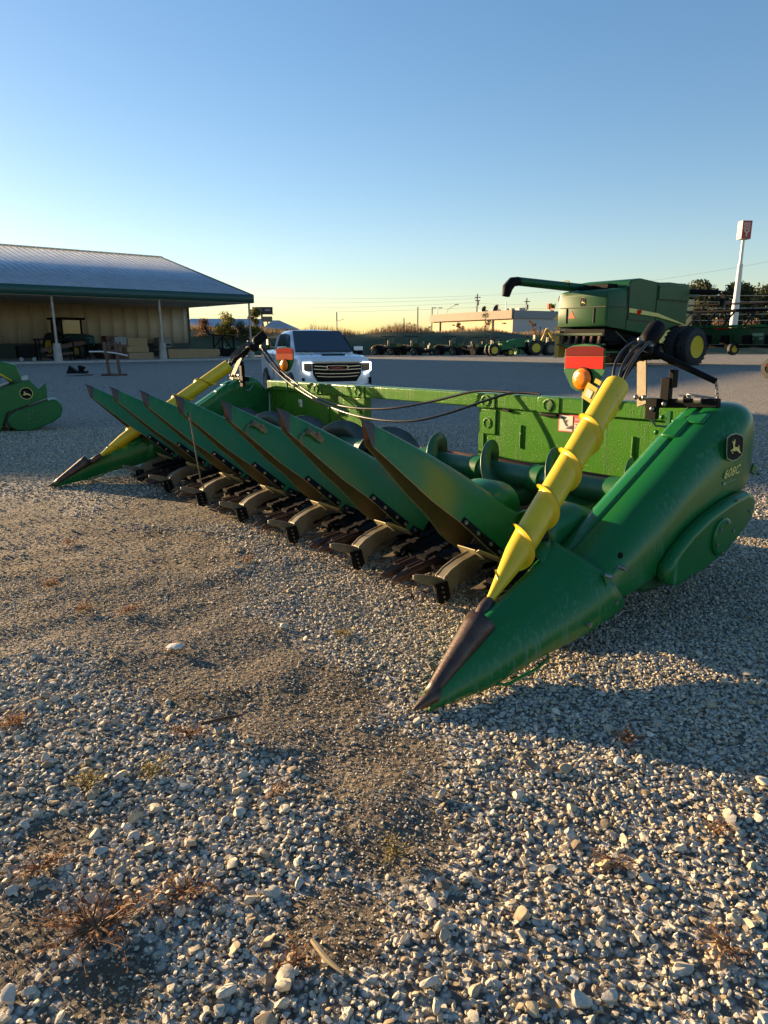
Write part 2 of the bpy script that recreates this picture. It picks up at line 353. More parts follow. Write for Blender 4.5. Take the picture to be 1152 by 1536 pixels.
# loose stones: one uncountable layer, instanced on a cloud of points
def stone_mesh(i):
    bm = bmesh.new(); bmesh.ops.create_icosphere(bm, subdivisions=2, radius=.5)
    r = random.Random(100+i); sc = Vector((1.0, r.uniform(.62, .95), r.uniform(.42, .75)))
    planes = [(Vector((r.uniform(-1,1), r.uniform(-1,1), r.uniform(-1,1))).normalized(), r.uniform(.20, .36)) for _ in range(12)]
    for v in bm.verts:
        for n, d in planes:
            k = v.co.dot(n)
            if k > d: v.co -= n*(k-d)
        v.co += Vector((r.uniform(-1,1), r.uniform(-1,1), r.uniform(-1,1)))*.018
        v.co = Vector((v.co.x*sc.x, v.co.y*sc.y, v.co.z*sc.z))
    me = bpy.data.meshes.new('stone_shape'); bm.to_mesh(me); bm.free(); me.shade_smooth(); me.set_sharp_from_angle(angle=R_(22))
    me.materials.append(M['stone']); return me
def stone_material():
    m = bpy.data.materials.new('limestone'); m.use_nodes = True; N = m.node_tree.nodes; L = m.node_tree.links
    b = N['Principled BSDF']; b.inputs['Roughness'].default_value = .8; b.inputs['Specular IOR Level'].default_value = .3
    oi = N.new('ShaderNodeObjectInfo'); cr = N.new('ShaderNodeValToRGB'); cr.color_ramp.interpolation = 'LINEAR'
    e = cr.color_ramp.elements; e[0].position = 0; e[0].color = (.18, .14, .10, 1); e[1].position = 1; e[1].color = (.72, .66, .55, 1)
    for p, c in ((.12, (.38, .30, .19, 1)), (.3, (.45, .41, .33, 1)), (.5, (.55, .49, .37, 1)), (.7, (.48, .455, .40, 1)), (.86, (.46, .36, .21, 1))):
        q = e.new(p); q.color = c
    L.new(oi.outputs['Random'], cr.inputs[0])
    tc = N.new('ShaderNodeTexCoord'); n = N.new('ShaderNodeTexNoise'); n.inputs['Scale'].default_value = 3.5; n.inputs['Detail'].default_value = 6; n.inputs['Roughness'].default_value = .7
    L.new(tc.outputs['Object'], n.inputs[0]); mr = N.new('ShaderNodeMapRange'); mr.inputs[1].default_value = .3; mr.inputs[2].default_value = .7; mr.inputs[3].default_value = .72; mr.inputs[4].default_value = 1.15; L.new(n.outputs[0], mr.inputs[0])
    mx = N.new('ShaderNodeVectorMath'); mx.operation = 'SCALE'; L.new(cr.outputs[0], mx.inputs[0]); L.new(mr.outputs[0], mx.inputs['Scale']); L.new(mx.outputs[0], b.inputs['Base Color'])
    bp = N.new('ShaderNodeBump'); bp.inputs['Strength'].default_value = .5; bp.inputs['Distance'].default_value = .004; L.new(n.outputs[0], bp.inputs['Height']); L.new(bp.outputs[0], b.inputs['Normal'])
    return m
M['stone'] = stone_material()
def build_stones():
    col = bpy.data.collections.new('stone_shapes')
    for i in range(9):
        o = bpy.data.objects.new('stone_shape', stone_mesh(i)); col.objects.link(o)
    P = []; S = []
    def scatter(n, ymax, smin, smax, density, power=2.2, ymin=.95, halo=.60):
        # uniform over the wedge in front of the camera
        y = np.sqrt(rng.uniform(ymin**2, ymax**2, n)); x = rng.uniform(-1, 1, n)*(halo*y+.1)
        d = dirt_np(x, y); nz = np.sin(x*2.3+1.7*np.sin(y*1.9))*np.sin(y*2.9+1.3*np.sin(x*2.1))*.5+.5
        keep = rng.uniform(0, 1, n) < density(x, y, d, nz)
        x, y, d = x[keep], y[keep], d[keep]; m = len(x)
        s = smin+(smax-smin)*rng.uniform(0, 1, m)**power
        z = G_np(x, y)+s*rng.uniform(.05, .28, m)
        P.append(np.stack([x, y, z], 1)); S.append(s)
    # sizeable cobbles low left and along the bottom, thinning with distance
    big = lambda x, y, d, nz: np.clip(1-d*1.6, 0, 1)*np.clip(1.25-y/2.4, .05, 1)*(.35+.65*nz)
    scatter(6500, 4.2, .026, .060, big, 2.2)
    left = lambda x, y, d, nz: np.where((x < -.2-.35*y) & (y < 4.6), .9, 0)*np.clip(1-d*1.5, 0, 1)
    scatter(5000, 4.6, .022, .050, left, 1.6)
    med = lambda x, y, d, nz: np.clip(1-d*1.35, .03, 1)*(.70+.30*nz)
    scatter(120000, 5.5, .011, .027, med, 1.4)
    scatter(80000, 13, .018, .040, lambda x, y, d, nz: np.clip(1-d*1.2, .04, 1)*(y > 4.2)*(.5+.5*nz), 1.2)
    scatter(62000, 4.2, .005, .013, lambda x, y, d, nz: np.clip(.45+d, 0, 1), 1.4)
    scatter(30000, 8.5, .010, .019, lambda x, y, d, nz: (y > 3.6)*np.clip(.5+d*.7, 0, 1), 1.4)
    P_ = np.concatenate(P); S_ = np.concatenate(S); n = len(S_)
    print('stones', n)
    me = bpy.data.meshes.new('gravel_stones'); me.vertices.add(n); me.vertices.foreach_set('co', P_.ravel().astype(np.float32))
    a = me.attributes.new('sc', 'FLOAT', 'POINT'); a.data.foreach_set('value', S_.astype(np.float32))
    a = me.attributes.new('rot', 'FLOAT_VECTOR', 'POINT'); rt = np.stack([rng.normal(0, .35, n), rng.normal(0, .35, n), rng.uniform(0, 6.28, n)], 1); a.data.foreach_set('vector', rt.ravel().astype(np.float32))
    a = me.attributes.new('idx', 'INT', 'POINT'); a.data.foreach_set('value', rng.integers(0, 9, n).astype(np.int32))
    me.materials.append(M['stone'])
    o = bpy.data.objects.new('gravel_stones', me); COL.objects.link(o)
    ng = bpy.data.node_groups.new('scatter_stones', 'GeometryNodeTree')
    ng.interface.new_socket('Geometry', in_out='INPUT', socket_type='NodeSocketGeometry'); ng.interface.new_socket('Geometry', in_out='OUTPUT', socket_type='NodeSocketGeometry')
    N = ng.nodes; L = ng.links; gi = N.new('NodeGroupInput'); go = N.new('NodeGroupOutput')
    ci = N.new('GeometryNodeCollectionInfo'); ci.inputs['Collection'].default_value = col; ci.inputs['Separate Children'].default_value = True; ci.inputs['Reset Children'].default_value = True
    ip = N.new('GeometryNodeInstanceOnPoints'); ip.inputs['Pick Instance'].default_value = True
    def na(name, t):
        x = N.new('GeometryNodeInputNamedAttribute'); x.data_type = t; x.inputs['Name'].default_value = name; return x.outputs['Attribute']
    L.new(gi.outputs[0], ip.inputs['Points']); L.new(ci.outputs[0], ip.inputs['Instance']); L.new(na('idx', 'INT'), ip.inputs['Instance Index'])
    L.new(na('rot', 'FLOAT_VECTOR'), ip.inputs['Rotation']); L.new(na('sc', 'FLOAT'), ip.inputs['Scale']); L.new(ip.outputs[0], go.inputs[0])
    md = o.modifiers.new('scatter', 'NODES'); md.node_group = ng
    tag(o, 'loose grey and tan limestone gravel covering the yard', 'gravel', kind='stuff')
build_stones()
# ================================================================= corn header (local x = rearwards, y = across, z = up)
W = 5.9; P_ROW = .795
hd = thing('corn_header', 'long green corn header with raised pointed dividers and two yellow spiral end augers', 'corn header')
hd.matrix_world = Matrix(((HR.x, HS.x, HN.x, HO.x), (HR.y, HS.y, HN.y, HO.y), (HR.z, HS.z, HN.z, HO.z), (0,0,0,1)))
def arc_section(pts): return [Vector(p) for p in pts]
ZB = [(1.0,.33),(1.12,.25),(1.3,.27),(1.42,.30),(1.50,.34),(1.59,.45),(1.87,.52),(2.17,.61),(2.30,.65),(2.40,.70),(2.47,.80)]
ZT = [(1.0,.40),(1.1,.455),(1.9,.925),(2.0,.98),(2.12,1.04),(2.22,1.07),(2.32,1.068),(2.40,1.02),(2.47,.93)]
def so_shield(r): return -.13+.10*max(0, (r-2.15)/.32)**2
def shield_sections():
    out = []
    for r in list(np.linspace(1.0, 2.0, 16))+list(np.linspace(2.05, 2.47, 12)):
        zb, zt, so = interp(r, ZB), interp(r, ZT), so_shield(r); rho = min(.095, (zt-zb)*.45); h = zt-rho-zb
        bb = min(.30-.17*smooth01(1.9, 2.3, r), (zt-zb)*.72); aa = .048-so-.004; h = zt-bb-zb
        pts = [(so+.012, zb-.012), (so, zb), (so, zb+.3*h), (so, zb+.65*h), (so+.001, zb+.92*h)]
        for a in (178, 168, 156, 144, 132, 120, 108, 98): pts.append((so+.004+aa+aa*math.copysign(abs(math.cos(R_(a)))**.85, math.cos(R_(a))), zt-bb+bb*math.sin(R_(a))**.85))
        e = .20 if r < 2.3 else .20-.3*(r-2.3)
        pts += [(.055, zt+.002), (.088, zt+.0), (.098, zt-.016), (.118, zt-.016), (.128, zt-.002), (.165, zt-.004), (e, zt-.022), (e+.008, zt-.05), (e+.01, zt-.26)]
        out.append([(r, s, z) for s, z in pts])
    return out
SZT = [(0,.018),(.05,.05),(.1,.085),(.2,.15),(.43,.27),(.7,.365),(.9,.43),(1.0,.462),(1.12,.49)]
SZB = [(0,.0),(.05,.0),(.2,.018),(.34,.03),(.42,.055),(.56,.095),(.87,.14),(1.1,.205),(1.12,.215)]
SW = [(0,.006),(.1,.035),(.3,.075),(.6,.115),(1.0,.15),(1.12,.158)]
def snout_sections(r0=.05, r1=1.12, n=22, infl=0.0, zcut=None):
    out = []
    for r in np.linspace(r0, r1, n):
        zt, zb, wo = interp(r, SZT)+infl, interp(r, SZB), interp(r, SW)+infl; sc = .01+.10*r; si = .02+.19*r+infl; rr = .012+.035*min(1, r/.5)
        h = zt-zb; f = (r/1.12)**5
        pts = [(-wo+.01, zb-.006), (-wo, zb+.004), (-wo-.004, zb+.2*h), (-wo+.006+.05*wo, zb+.42*h), (-wo*.62+.05*sc, zb+.66*h), (-wo*.25+.4*sc, zb+.85*h)]
        for a in (140, 110, 85, 60, 30): pts.append((sc+rr*math.cos(R_(a)), zt-rr+rr*math.sin(R_(a))))
        pts += [(si*.75, zb+.6*h), (si, zb+.1*h)]
        if zcut: pts = [(s, max(z, zb+zcut*h)) for s, z in pts]
        out.append([(r-.62*(z-zb)*f, s, z) for s, z in pts])
    return out
def end_assembly(left):
    tf = (lambda p: (p[0], W-p[1], p[2])) if left else None
    sh = MB(tf).loft(shield_sections()).build('end_shield', M['shield'], hd, 50, solid=.010)
    tag(sh, 'far left end shield, seen from inside' if left else 'near right end shield with the emblem and the number')
    # pocket step on top of the shield
    m = MB(tf)
    m.box((1.93, .125, .945), (.16, .09, .03), (0, -R_(30), 0)); m.box((2.02, .06, 1.0), (.10, .10, .022), (0, -R_(28), 0))
    m.build('latch_pocket', M['shield'], sh, 35, bevel=.012)
    # snout
    sn = MB(tf).loft(snout_sections()).build('snout', M['shield'], hd, 50, solid=.008)
    # raised collar round the rear of the snout and the bolted flap
    coll = []
    for r in (.92, .96, 1.0, 1.04):
        zt = interp(r, SZT)+.014; coll.append([(r-.10, .06+.1*r+.075*math.cos(R_(a)), zt-.07+.07*math.sin(R_(a))) for a in range(175, -5, -15)])
    MB(tf).loft(coll).build('collar', M['shield'], sn, 50, solid=.012)
    m = MB(tf)
    for r, z in ((1.05, .25), (1.0, .38), (.86, .19), (1.10, .40)): m.cyl((r, -.165, z), (r, -.13, z), .011, n=10)
    m.each('bolt', M['steel'], sn, smooth=40)
    # skid under the snout
    MB(tf).tube([(.36,-.082,.035),(.42,-.088,.018),(.58,-.112,.052),(.64,-.12,.085),(.63,-.115,.105)], .007, 8).build('skid', M['green'], sn, 60)
    # rusty nose: cone over the ridge, and the point
    secs = []
    for i, t in enumerate(np.linspace(0, 1, 9)):
        a = Vector((.06, .004, .045)).lerp(Vector((.40, .055, .262)), t); rr = .022+.038*t
        ax = Vector((.34, .05, .22)).normalized(); sd_ = Vector((0,1,0)); sd_ = (sd_-ax*sd_.dot(ax)).normalized(); up = ax.cross(sd_)
        if up.z < 0: up = -up
        secs.append([tuple(a+sd_*(rr*1.12*math.cos(R_(q)))+up*(rr*math.sin(R_(q))-.008)) for q in range(-35, 216, 18)])
    MB(tf).loft(secs).build('nose_sheath', M['rust'], sn, 50, solid=.006)
    secs = []
    for t in (0, .12, .4, .7, 1):
        x = -.015+.105*t; rr = .004+.038*t**.8; secs.append([(x+.02*math.sin(R_(q))*t, .002+rr*.95*math.cos(R_(q)), .014+.045*t*.8+rr*math.sin(R_(q))*.95) for q in range(0, 360, 30)])
    MB(tf).loft(secs, closed=True, caps=True).build('snout_point', M['rust'], sn, 50)
    # oval drive cover with round bolted lid
    ov = [(1.45,.245),(1.52,.235),(1.60,.245),(1.75,.268),(1.914,.313),(2.05,.37),(2.15,.425),(2.21,.485),(2.235,.55),(2.20,.60),(2.13,.625),(1.95,.60),(1.75,.55),(1.6,.49),(1.48,.42),(1.40,.35),(1.395,.28)]
    gc = MB(tf).prism(ov, (0, -.13, 0), (1,0,0), (0,0,1), (0, -.075, 0)).build('drive_cover', M['shield'], hd, 35, bevel=.028)
    gc.modifiers['bevel'].segments = 4
    m = MB(tf); c = (1.87, .425)
    m.rev([(0,.10),(.012,.10),(.014,.094),(.02,.088)], (c[0], -.204, c[1]), (0,-1,0), 28); m.build('round_lid', M['shield'], gc, 30)
    m = MB(tf)
    for k in range(6): a = k*math.pi/3+.3; m.cyl((c[0]+.08*math.cos(a), -.218, c[1]+.08*math.sin(a)), (c[0]+.08*math.cos(a), -.232, c[1]+.08*math.sin(a)), .008, n=8)
    for r, z in ((2.15,.52),(1.60,.275),(2.0,.60)): m.cyl((r, -.2, z), (r, -.212, z), .008, n=8)
    m.each('bolt', M['steel'], gc, smooth=40)
    ov2 = [(1.28,.245),(1.34,.215),(1.45,.205),(1.60,.215),(1.60,.40),(1.36,.36),(1.27,.29)]
    MB(tf).prism(ov2, (0, -.115, 0), (1,0,0), (0,0,1), (0, .10, 0)).build('gear_housing', M['dgreen'], hd, 35, bevel=.02)
    # hole and stud on the shield
    m = MB(tf); m.cyl((1.10, -.125, .455), (1.10, -.1355, .455), .014, n=14); m.build('hole', M['black'], sh, 40)
    m = MB(tf); m.box((2.40, -.09, .70), (.05, .012, .05), (0, .5, 0)); m.cyl((2.36, -.13, .685), (2.36, -.145, .685), .009, n=8); m.build('tail_bracket', M['green'], sh, 35, bevel=.003)
    # inner panel of the end: plate with pressed stiffeners
    pl = [(.98,.18),(1.3,.16),(2.5,.16),(2.5,.92),(2.3,.94),(2.02,.93),(1.10,.40)]
    ip = MB(tf).prism(pl, (0,.205,0), (1,0,0), (0,0,1), (0,.012,0)).build('inner_side_sheet', M['green'], hd, 30)
    m = MB(tf)
    for x in (1.75, 2.0, 2.25): m.box((x, .222, .42+.25*(x-1.5)), (.10, .02, .28))
    m.each('stiffener', M['green'], ip, smooth=30, bevel=.01)
    # end hood inside the shield
    secs = []
    for r in np.linspace(1.02, 1.62, 12):
        u = (r-.75)/.87; zt = interp(r, [(.75,.50),(1.0,.585),(1.3,.60),(1.5,.53),(1.62,.38)]); hw_ = .13*math.sqrt(max(.04, 1-max(0, (u-.75)/.25)**2))
        secs.append([(r, .34+hw_*math.cos(R_(a)), zt-.10+.10*math.sin(R_(a)) if a <= 180 else 0) for a in range(0, 181, 20)]+[(r, .34-hw_-.01, zt-.32)])
    MB(tf).loft(secs).build('end_hood', M['div'], hd, 60, solid=.008)
    # yellow end auger
    A0, A1 = Vector((.50, .115, .292)), (Vector((1.745, .385, 1.172)) if not left else Vector((1.86, .52, 1.215)))
    ax = (A1-A0); L = ax.length; ax.normalize()
    prof = [(.0,.016),(.05,.020),(.30,.058),(.42,.064),(L-.02,.068),(L,.066),(L,.05)]
    au = MB(tf).rev(prof, A0, ax, 36).build('end_auger', M['yellow'], hd, 30)
    tag(au, 'far yellow end auger' if left else 'near yellow end auger with raised spiral')
    u = Vector((0,1,0)); u = (u-ax*u.dot(ax)).normalized(); v = ax.cross(u); vs = []; fs = []; n = 260
    turns = -4.9; ph = 2.2
    for i in range(n+1):
        t = i/n; d = .10+(L-.24)*t; a = ph+turns*2*math.pi*t*(1.0)
        rb = np.interp(d, [q[0] for q in prof[:6]], [q[1] for q in prof[:6]])
        hgt = .023*min(1, t*9, (1-t)*14)
        dr = (u*math.cos(a)+v*math.sin(a))
        # a sweep: gentle ramp on the lower side, steep lip on the upper one
        for k, (dd, rr) in enumerate(((-.018, .0), (-.010, .22), (-.003, .80), (-.0015, 1.0), (.0015, 1.0), (.003, .5), (.006, 0))):
            vs.append(A0+ax*(d+dd*(.5+.5*min(1,t*4)))+dr*(rb-.001+hgt*rr))
    for i in range(n):
        for k in range(6): fs.append((i*7+k, i*7+k+1, (i+1)*7+k+1, (i+1)*7+k))
    m = MB(tf); m.add(vs, fs); m.m = [1 if k % 6 == 3 else 0 for k in range(len(fs))]; m.build('auger_spiral', [M['yellow'], M['fin']], au, 60)
    # small rusty foot cone
    MB(tf).rev([(-.16,.010),(-.12,.016),(-.10,.028),(-.02,.032),(.02,.024),(.03,.016)], A0, ax, 18).build('auger_foot', M['rust'], au, 40)
    # hydraulic drive at the top
    A2 = (Vector((2.14,.44,1.44)) if not left else Vector((2.26,.50,1.50)))
    q = (A2-A1).normalized()
    dv = MB(tf); dv.tube([A1-q*.03, A1+q*.10, A2-q*.08], [.020,.020,.020], 12); dv.rev([(-.02,.022),(.0,.046),(.02,.052),(.13,.054),(.15,.048),(.152,.02)], A2-q*.07, q, 22)
    db = dv.build('auger_drive', M['black'], hd, 35)
    m = MB(tf); m.box(A2-q*.13+Vector((.02,0,-.01)), (.09,.10,.08), (0,-.6,.2)); m.box(A2-q*.12+Vector((.06,-.045,-.03)), (.05,.05,.07), (0,-.4,.3)); m.cyl(A2-q*.16+Vector((0,.06,0)), A2-q*.16+Vector((0,-.07,0)), .022, n=12)
    m.build('motor_block', M['black'], db, 35, bevel=.006)
    m = MB(tf)
    for o_ in ((0,.055,.03),(0,-.055,.02),(.02,.03,-.05),(-.03,.0,.055)): m.sph(A2-q*.14+Vector(o_), .014, 8)
    m.each('fitting', M['steel'], db, smooth=40)
    m = MB(tf)
    for k, dy in enumerate((.045, -.005, -.045)):
        a = A2-q*.12+Vector((-.02, dy, .03)); b = A1+q*.02+Vector((0, dy*.7, .012)); mid = (a+b)/2+Vector((-.06-.02*k, .035-.03*k, .045-.02*k))
        pts = [a.lerp(mid, 2*t)*(1-t)+mid.lerp(b, 2*t-1 if t > .5 else 0)*t if False else (a*(1-t)**2+mid*2*t*(1-t)+b*t*t) for t in np.linspace(0, 1, 12)]
        m.tube(pts, .0085, 8)
    m.build('drive_hose', M['hose'], db, 60)
    # tan grip plate with two bolts, black brackets, cross bar, strut and chain
    m = MB(tf); m.bar((1.955,.355,1.055),(2.05,.435,1.30), .065, .008, (1,0,.3)); m.build('grip_plate', M['grip'], db, 30, bevel=.002)
    m = MB(tf); m.box((2.12,.31,1.13), (.04,.055,.15)); m.box((2.09,.37,1.03), (.035,.07,.12)); m.box((2.13,.28,1.20), (.05,.03,.10)); m.each('bracket', M['black'], db, smooth=35, bevel=.004)
    m = MB(tf)
    for p in ((1.955,.345,1.10),(1.955,.395,1.10),(2.07,.36,1.03),(2.09,.30,1.06),(2.13,.18,1.10),(2.14,.12,1.10)): m.sph(p, .015, 8)
    m.cyl((2.13,.20,1.09),(2.13,.23,1.09), .024, n=12); m.cyl((2.13,.10,1.09),(2.13,.14,1.09), .022, n=12); m.each('bolt', M['steel'], db, smooth=40)
    m = MB(tf); m.bar((2.12,.43,1.055),(2.16,.02,1.075), .05, .05); m.build('cross_bar', M['black'], db, 35, bevel=.006)
    m = MB(tf); m.tube([A2-q*.12, (2.16,.05,1.19)], [.020,.016], 12); m.build('strut', M['black'], db, 40)
    m = MB(tf); a = Vector((2.16,.05,1.19)); b = Vector((2.17,.03,1.065))
    for k in range(6):
        c = a.lerp(b, (k+.5)/6); L_ = .016
        d = Vector((0, 1, 0)) if k % 2 else Vector((1, 0, 0)); zz = (b-a).normalized()
        m.tube([c+d*.007*math.cos(t)+zz*L_*math.sin(t) for t in np.linspace(0, 2*math.pi, 11)], .0028, 6, False)
    m.build('chain', M['steel'], db, 60)
    m = MB(tf); m.tube([(2.14,.20,1.10),(2.10,.17,1.12),(2.12,.10,1.11),(2.16,.05,1.10)], .006, 6); m.tube([(2.10,.40,.99),(2.12,.36,.93),(2.2,.30,.92),(2.28,.25,.98)], .007, 6)
    m.each('wire', M['steel'], db, smooth=60)
    return sh
sh_r = end_assembly(False); sh_l = end_assembly(True)
# emblem and number on the near shield
def on_shield(r, z, lift): return (r, so_shield(r)-.005-lift, z)
BC = (2.058, .862)
badge = [(-.088,.055),(-.061,.067),(-.003,.071),(.064,.055),(.08,.041),(.087,-.0),(.090,-.024),(.087,-.045),(.036,-.066),(-.013,-.069),(-.068,-.052),(-.081,-.022),(-.087,.017)]
def poly_on(poly, lift, k=1.0, c=BC):
    m = MB(); vs = [on_shield(c[0]+x*k, c[1]+z*k, lift) for x, z in poly]; m.add(vs, [tuple(range(len(vs)))]); return m
body = [(-.041,.026),(-.024,.028),(-.005,.029),(-.008,.025),(-.018,.023),(-.012,.012),(-.009,.003),(.032,-.002),(.049,-.01),(.057,-.025),(.07,-.038),(.084,-.044),(.082,-.047),(.055,-.039),(.033,-.029),(.016,-.021),(-.008,-.024),(-.028,-.021),(-.041,-.016),(-.046,-.018),(-.031,-.03),(-.018,-.035),(-.025,-.037),(-.038,-.032),(-.059,-.014),(-.057,-.011),(-.035,-.009),(-.028,0),(-.034,.017)]
bd = poly_on(badge, .002, 1.06).build('emblem', M['bline'], sh_r, 0, fix=False)
poly_on(badge, .004, .97).build('emblem_field', M['badge'], bd, 0, fix=False)
m = poly_on(body, .006, .85); 
for q in ([(.037,-.004),(.03,.007),(.04,.010),(.052,-.007)], [(-.044,.031),(-.054,.043),(-.046,.041),(-.033,.036),(-.026,.039),(-.034,.051),(-.028,.049),(-.019,.04),(-.017,.052),(-.013,.049),(-.011,.034),(-.016,.026),(-.036,.028)]):
    t = poly_on(q, .006, .85); m.add(t.v, t.f)
m.build('leaping_deer', M['byel'], bd, 0, fix=False)
m = MB(); vs, fs = text_mesh('608C', .25, .012, 1.12)
h = .046/.7; m.add([on_shield(1.972+x*h, .703+y*h+x*h*.10, .003) for x, y in vs], fs); m.build('model_number', M['byel'], sh_r, 0, fix=False)
m = MB(); m.add([on_shield(r, z, .003) for r, z in ((1.972,.668),(2.004,.672),(2.004,.686),(1.972,.684))], [(0,1,2,3)])
for k in range(2): m.add([on_shield(r, z, .003) for r, z in ((2.012,.676+.010*k),(2.10-.03*k,.687+.010*k),(2.10-.03*k,.691+.010*k),(2.012,.680+.010*k))], [(0,1,2,3)])
m.build('small_decal', M['bline'], sh_r, 0, fix=False)
# ---- back frame
BX = 2.5
bf = thing('back_frame', None, None); bf.parent = hd
beam = MB(); beam.box((BX+.06, (5.72+.22)/2, .968), (.12, 5.5, .115)); beam = beam.build('top_beam', M['wet'], bf, 30, bevel=.012)
tag(beam, 'long wet light green top beam')
def panel(y0, y1, nm):
    p = MB(); p.box((BX+.03, (y0+y1)/2, .53), (.02, y1-y0, .76)); p.box((BX+.05, y0+.03, .53), (.08, .06, .76)); p.box((BX+.05, y1-.03, .53), (.08, .06, .76))
    return p.build(nm, M['wet'], bf, 30, bevel=.004)
pr = panel(.25, 2.17, 'back_panel'); pl_ = panel(3.74, 5.68, 'back_panel')
tag(pr, 'right back panel carrying the warning label'); tag(pl_, 'left back panel')
def ring_pads(par, y, z0, sgn):
    m = MB(); m.box((BX-.004, y, z0), (.010, .20, .112)); o = m.build('pad', M['wet'], par, 30, bevel=.006)
    m = MB(); m.rev([(0,.045),(-.006,.045),(-.008,.036),(-.001,.032),(-.001,.0)], (BX-.012, y+sgn*.03, z0+.0), (1,0,0), 24); m.build('boss', M['wet'], o, 40)
ring_pads(beam, 2.08, .968, 0); ring_pads(beam, 1.45, .968, 0); ring_pads(beam, 3.83, .968, 0); ring_pads(beam, 4.6, .968, 0)
for y, par in ((2.07, pr), (3.84, pl_)):
    m = MB(); m.box((BX+.014, y, .80), (.014, .18, .20)); o = m.build('pad', M['wet'], par, 30, bevel=.006)
    m = MB(); m.rev([(0,.042),(-.006,.042),(-.008,.034),(-.001,.030),(-.001,.0)], (BX+.006, y, .79), (1,0,0), 24); m.build('boss', M['wet'], o, 40)
m = MB()
for y in (1.72, 1.2, .75, 4.4, 5.0): m.tube([(BX+.018, y, .62), (BX+.018, y, .80)], .012, 8)
m.each('pressed_rib', M['wet'], pr, smooth=50)
m = MB(); m.box((BX+.005, 1.86, .902), (.03, .07, .016)); m.box((BX+.005, 1.45, .895), (.03, .16, .018)); m.each('slot', M['black'], beam, smooth=30, bevel=.004)
# lower trough sheets and floor
m = MB(); m.loft([[(2.50, y, .52), (2.50, y, .40), (2.44, y, .30), (2.30, y, .22), (2.10, y, .18), (1.80, y, .17), (1.60, y, .20), (1.52, y, .30)] for y in (.25, 5.68)])
m.build('auger_trough', M['dkred'], bf, 40, solid=.01)
MB().box((BX+.02, 2.95, .20), (.10, 1.6, .10)).build('feeder_sill', M['green'], bf, 30, bevel=.01)
m = MB(); m.box((2.53, 1.2, .47), (.05, 1.9, .05)); m.box((2.53, 4.7, .47), (.05, 1.9, .05)); m.each('wear_strip', M['dkred'], bf, smooth=30)
# ladder-like lower frame behind
m = MB(); m.box((2.62, 2.95, .24), (.14, 5.3, .14)); m.build('lower_beam', M['dgreen'], bf, 30, bevel=.01)
for y in (.5, 1.95, 3.95, 5.4): MB().box((2.63, y, .58), (.10, .10, .70)).build('upright', M['green'], bf, 30, bevel=.008)
# ---- warning label on the right panel
lx = BX+.0175
lb = MB(); lb.box((lx, 1.235, .845), (.003, .27, .125)); lb = lb.build('warning_label', M['lred'], pr, 0)
m = MB(); m.box((lx-.003, 1.30, .845), (.003, .118, .110)); m.box((lx-.003, 1.168, .823), (.003, .118, .062)); m.build('label_field', M['label'], lb, 0)
m = MB(); put_text(m, 'DANGER', (lx-.005, 1.222, .872), (0,-1,0), (0,0,1), .016, .62, bold=.01); m.build('label_title', M['label'], lb, 0, fix=False)
m = MB()
for k in range(4): m.box((lx-.006, 1.168, .845-.013*k), (.002, .106-.015*(k % 2), .0045))
u, v = Vector((0,-1,0)), Vector((0,0,1)); o = Vector((lx-.0075, 1.352, .795))
for q in ([(.055,.030),(.070,.030),(.045,.062),(.030,.085),(.022,.080),(.034,.058)], [(.04,.06),(.062,.078),(.066,.072),(.046,.052)], [(.030,.075),(.018,.095),(.024,.098),(.036,.08)], [(.05,.012),(.105,.012),(.105,.04),(.075,.024)], [(.034,.088),(.042,.10),(.050,.094),(.042,.084)], [(.008,.09),(.026,.074),(.028,.080),(.012,.097)]):
    m.add([o+u*x+v*y for x, y in q], [tuple(range(len(q)))])
m.build('label_print', M['lblk'], lb, 0, fix=False)
MB().box((BX+.016, 4.98, .79), (.004, .08, .085)).build('white_sticker', M['label'], pl_, 0)
# ---- cross auger: tube and two flights of opposite hand
AX, AZ, AR, AT = 1.95, .54, .215, .075
ca = MB(); ca.rev([(0,AT),(5.35,AT)], (AX, .28, AZ), (0,1,0), 28); ca = ca.build('cross_auger', M['gflight'], hd, 40)
tag(ca, 'dark green cross auger lying across the header')
def flight(y0, y1, pitch, hand, ph, mt):
    n = int(abs(y1-y0)/pitch*44); vs = []; fs = []
    for i in range(n+1):
        y = y0+(y1-y0)*i/n; a = ph+hand*2*math.pi*(y-y0)/pitch
        for rr in (AT*.9, AT+(AR-AT)*.5, AR):
            vs.append((AX+rr*math.cos(a), y, AZ+rr*math.sin(a)))
    for i in range(n):
        for k in range(2): fs.append((i*3+k, i*3+k+1, (i+1)*3+k+1, (i+1)*3+k))
    m = MB(); m.add(vs, fs); return m.build('auger_flight', mt, ca, 60, solid=.006)
flight(.30, 2.25, .55, -1, math.pi/2+2*math.pi*(.95-.30)/.55, M['gflight']); flight(2.45, 5.62, .67, 1, math.pi/2-2*math.pi*(2.65-2.45)/.67, M['flight'])
m = MB()
for y in (.42, 1.0, 1.55, 2.1, 2.35): m.rev([(0,AT),(.01,AT+.018),(.10,AT+.018),(.11,AT)], (AX, y, AZ), (0,1,0), 24)
m.each('tube_collar', M['green'], ca, smooth=40)
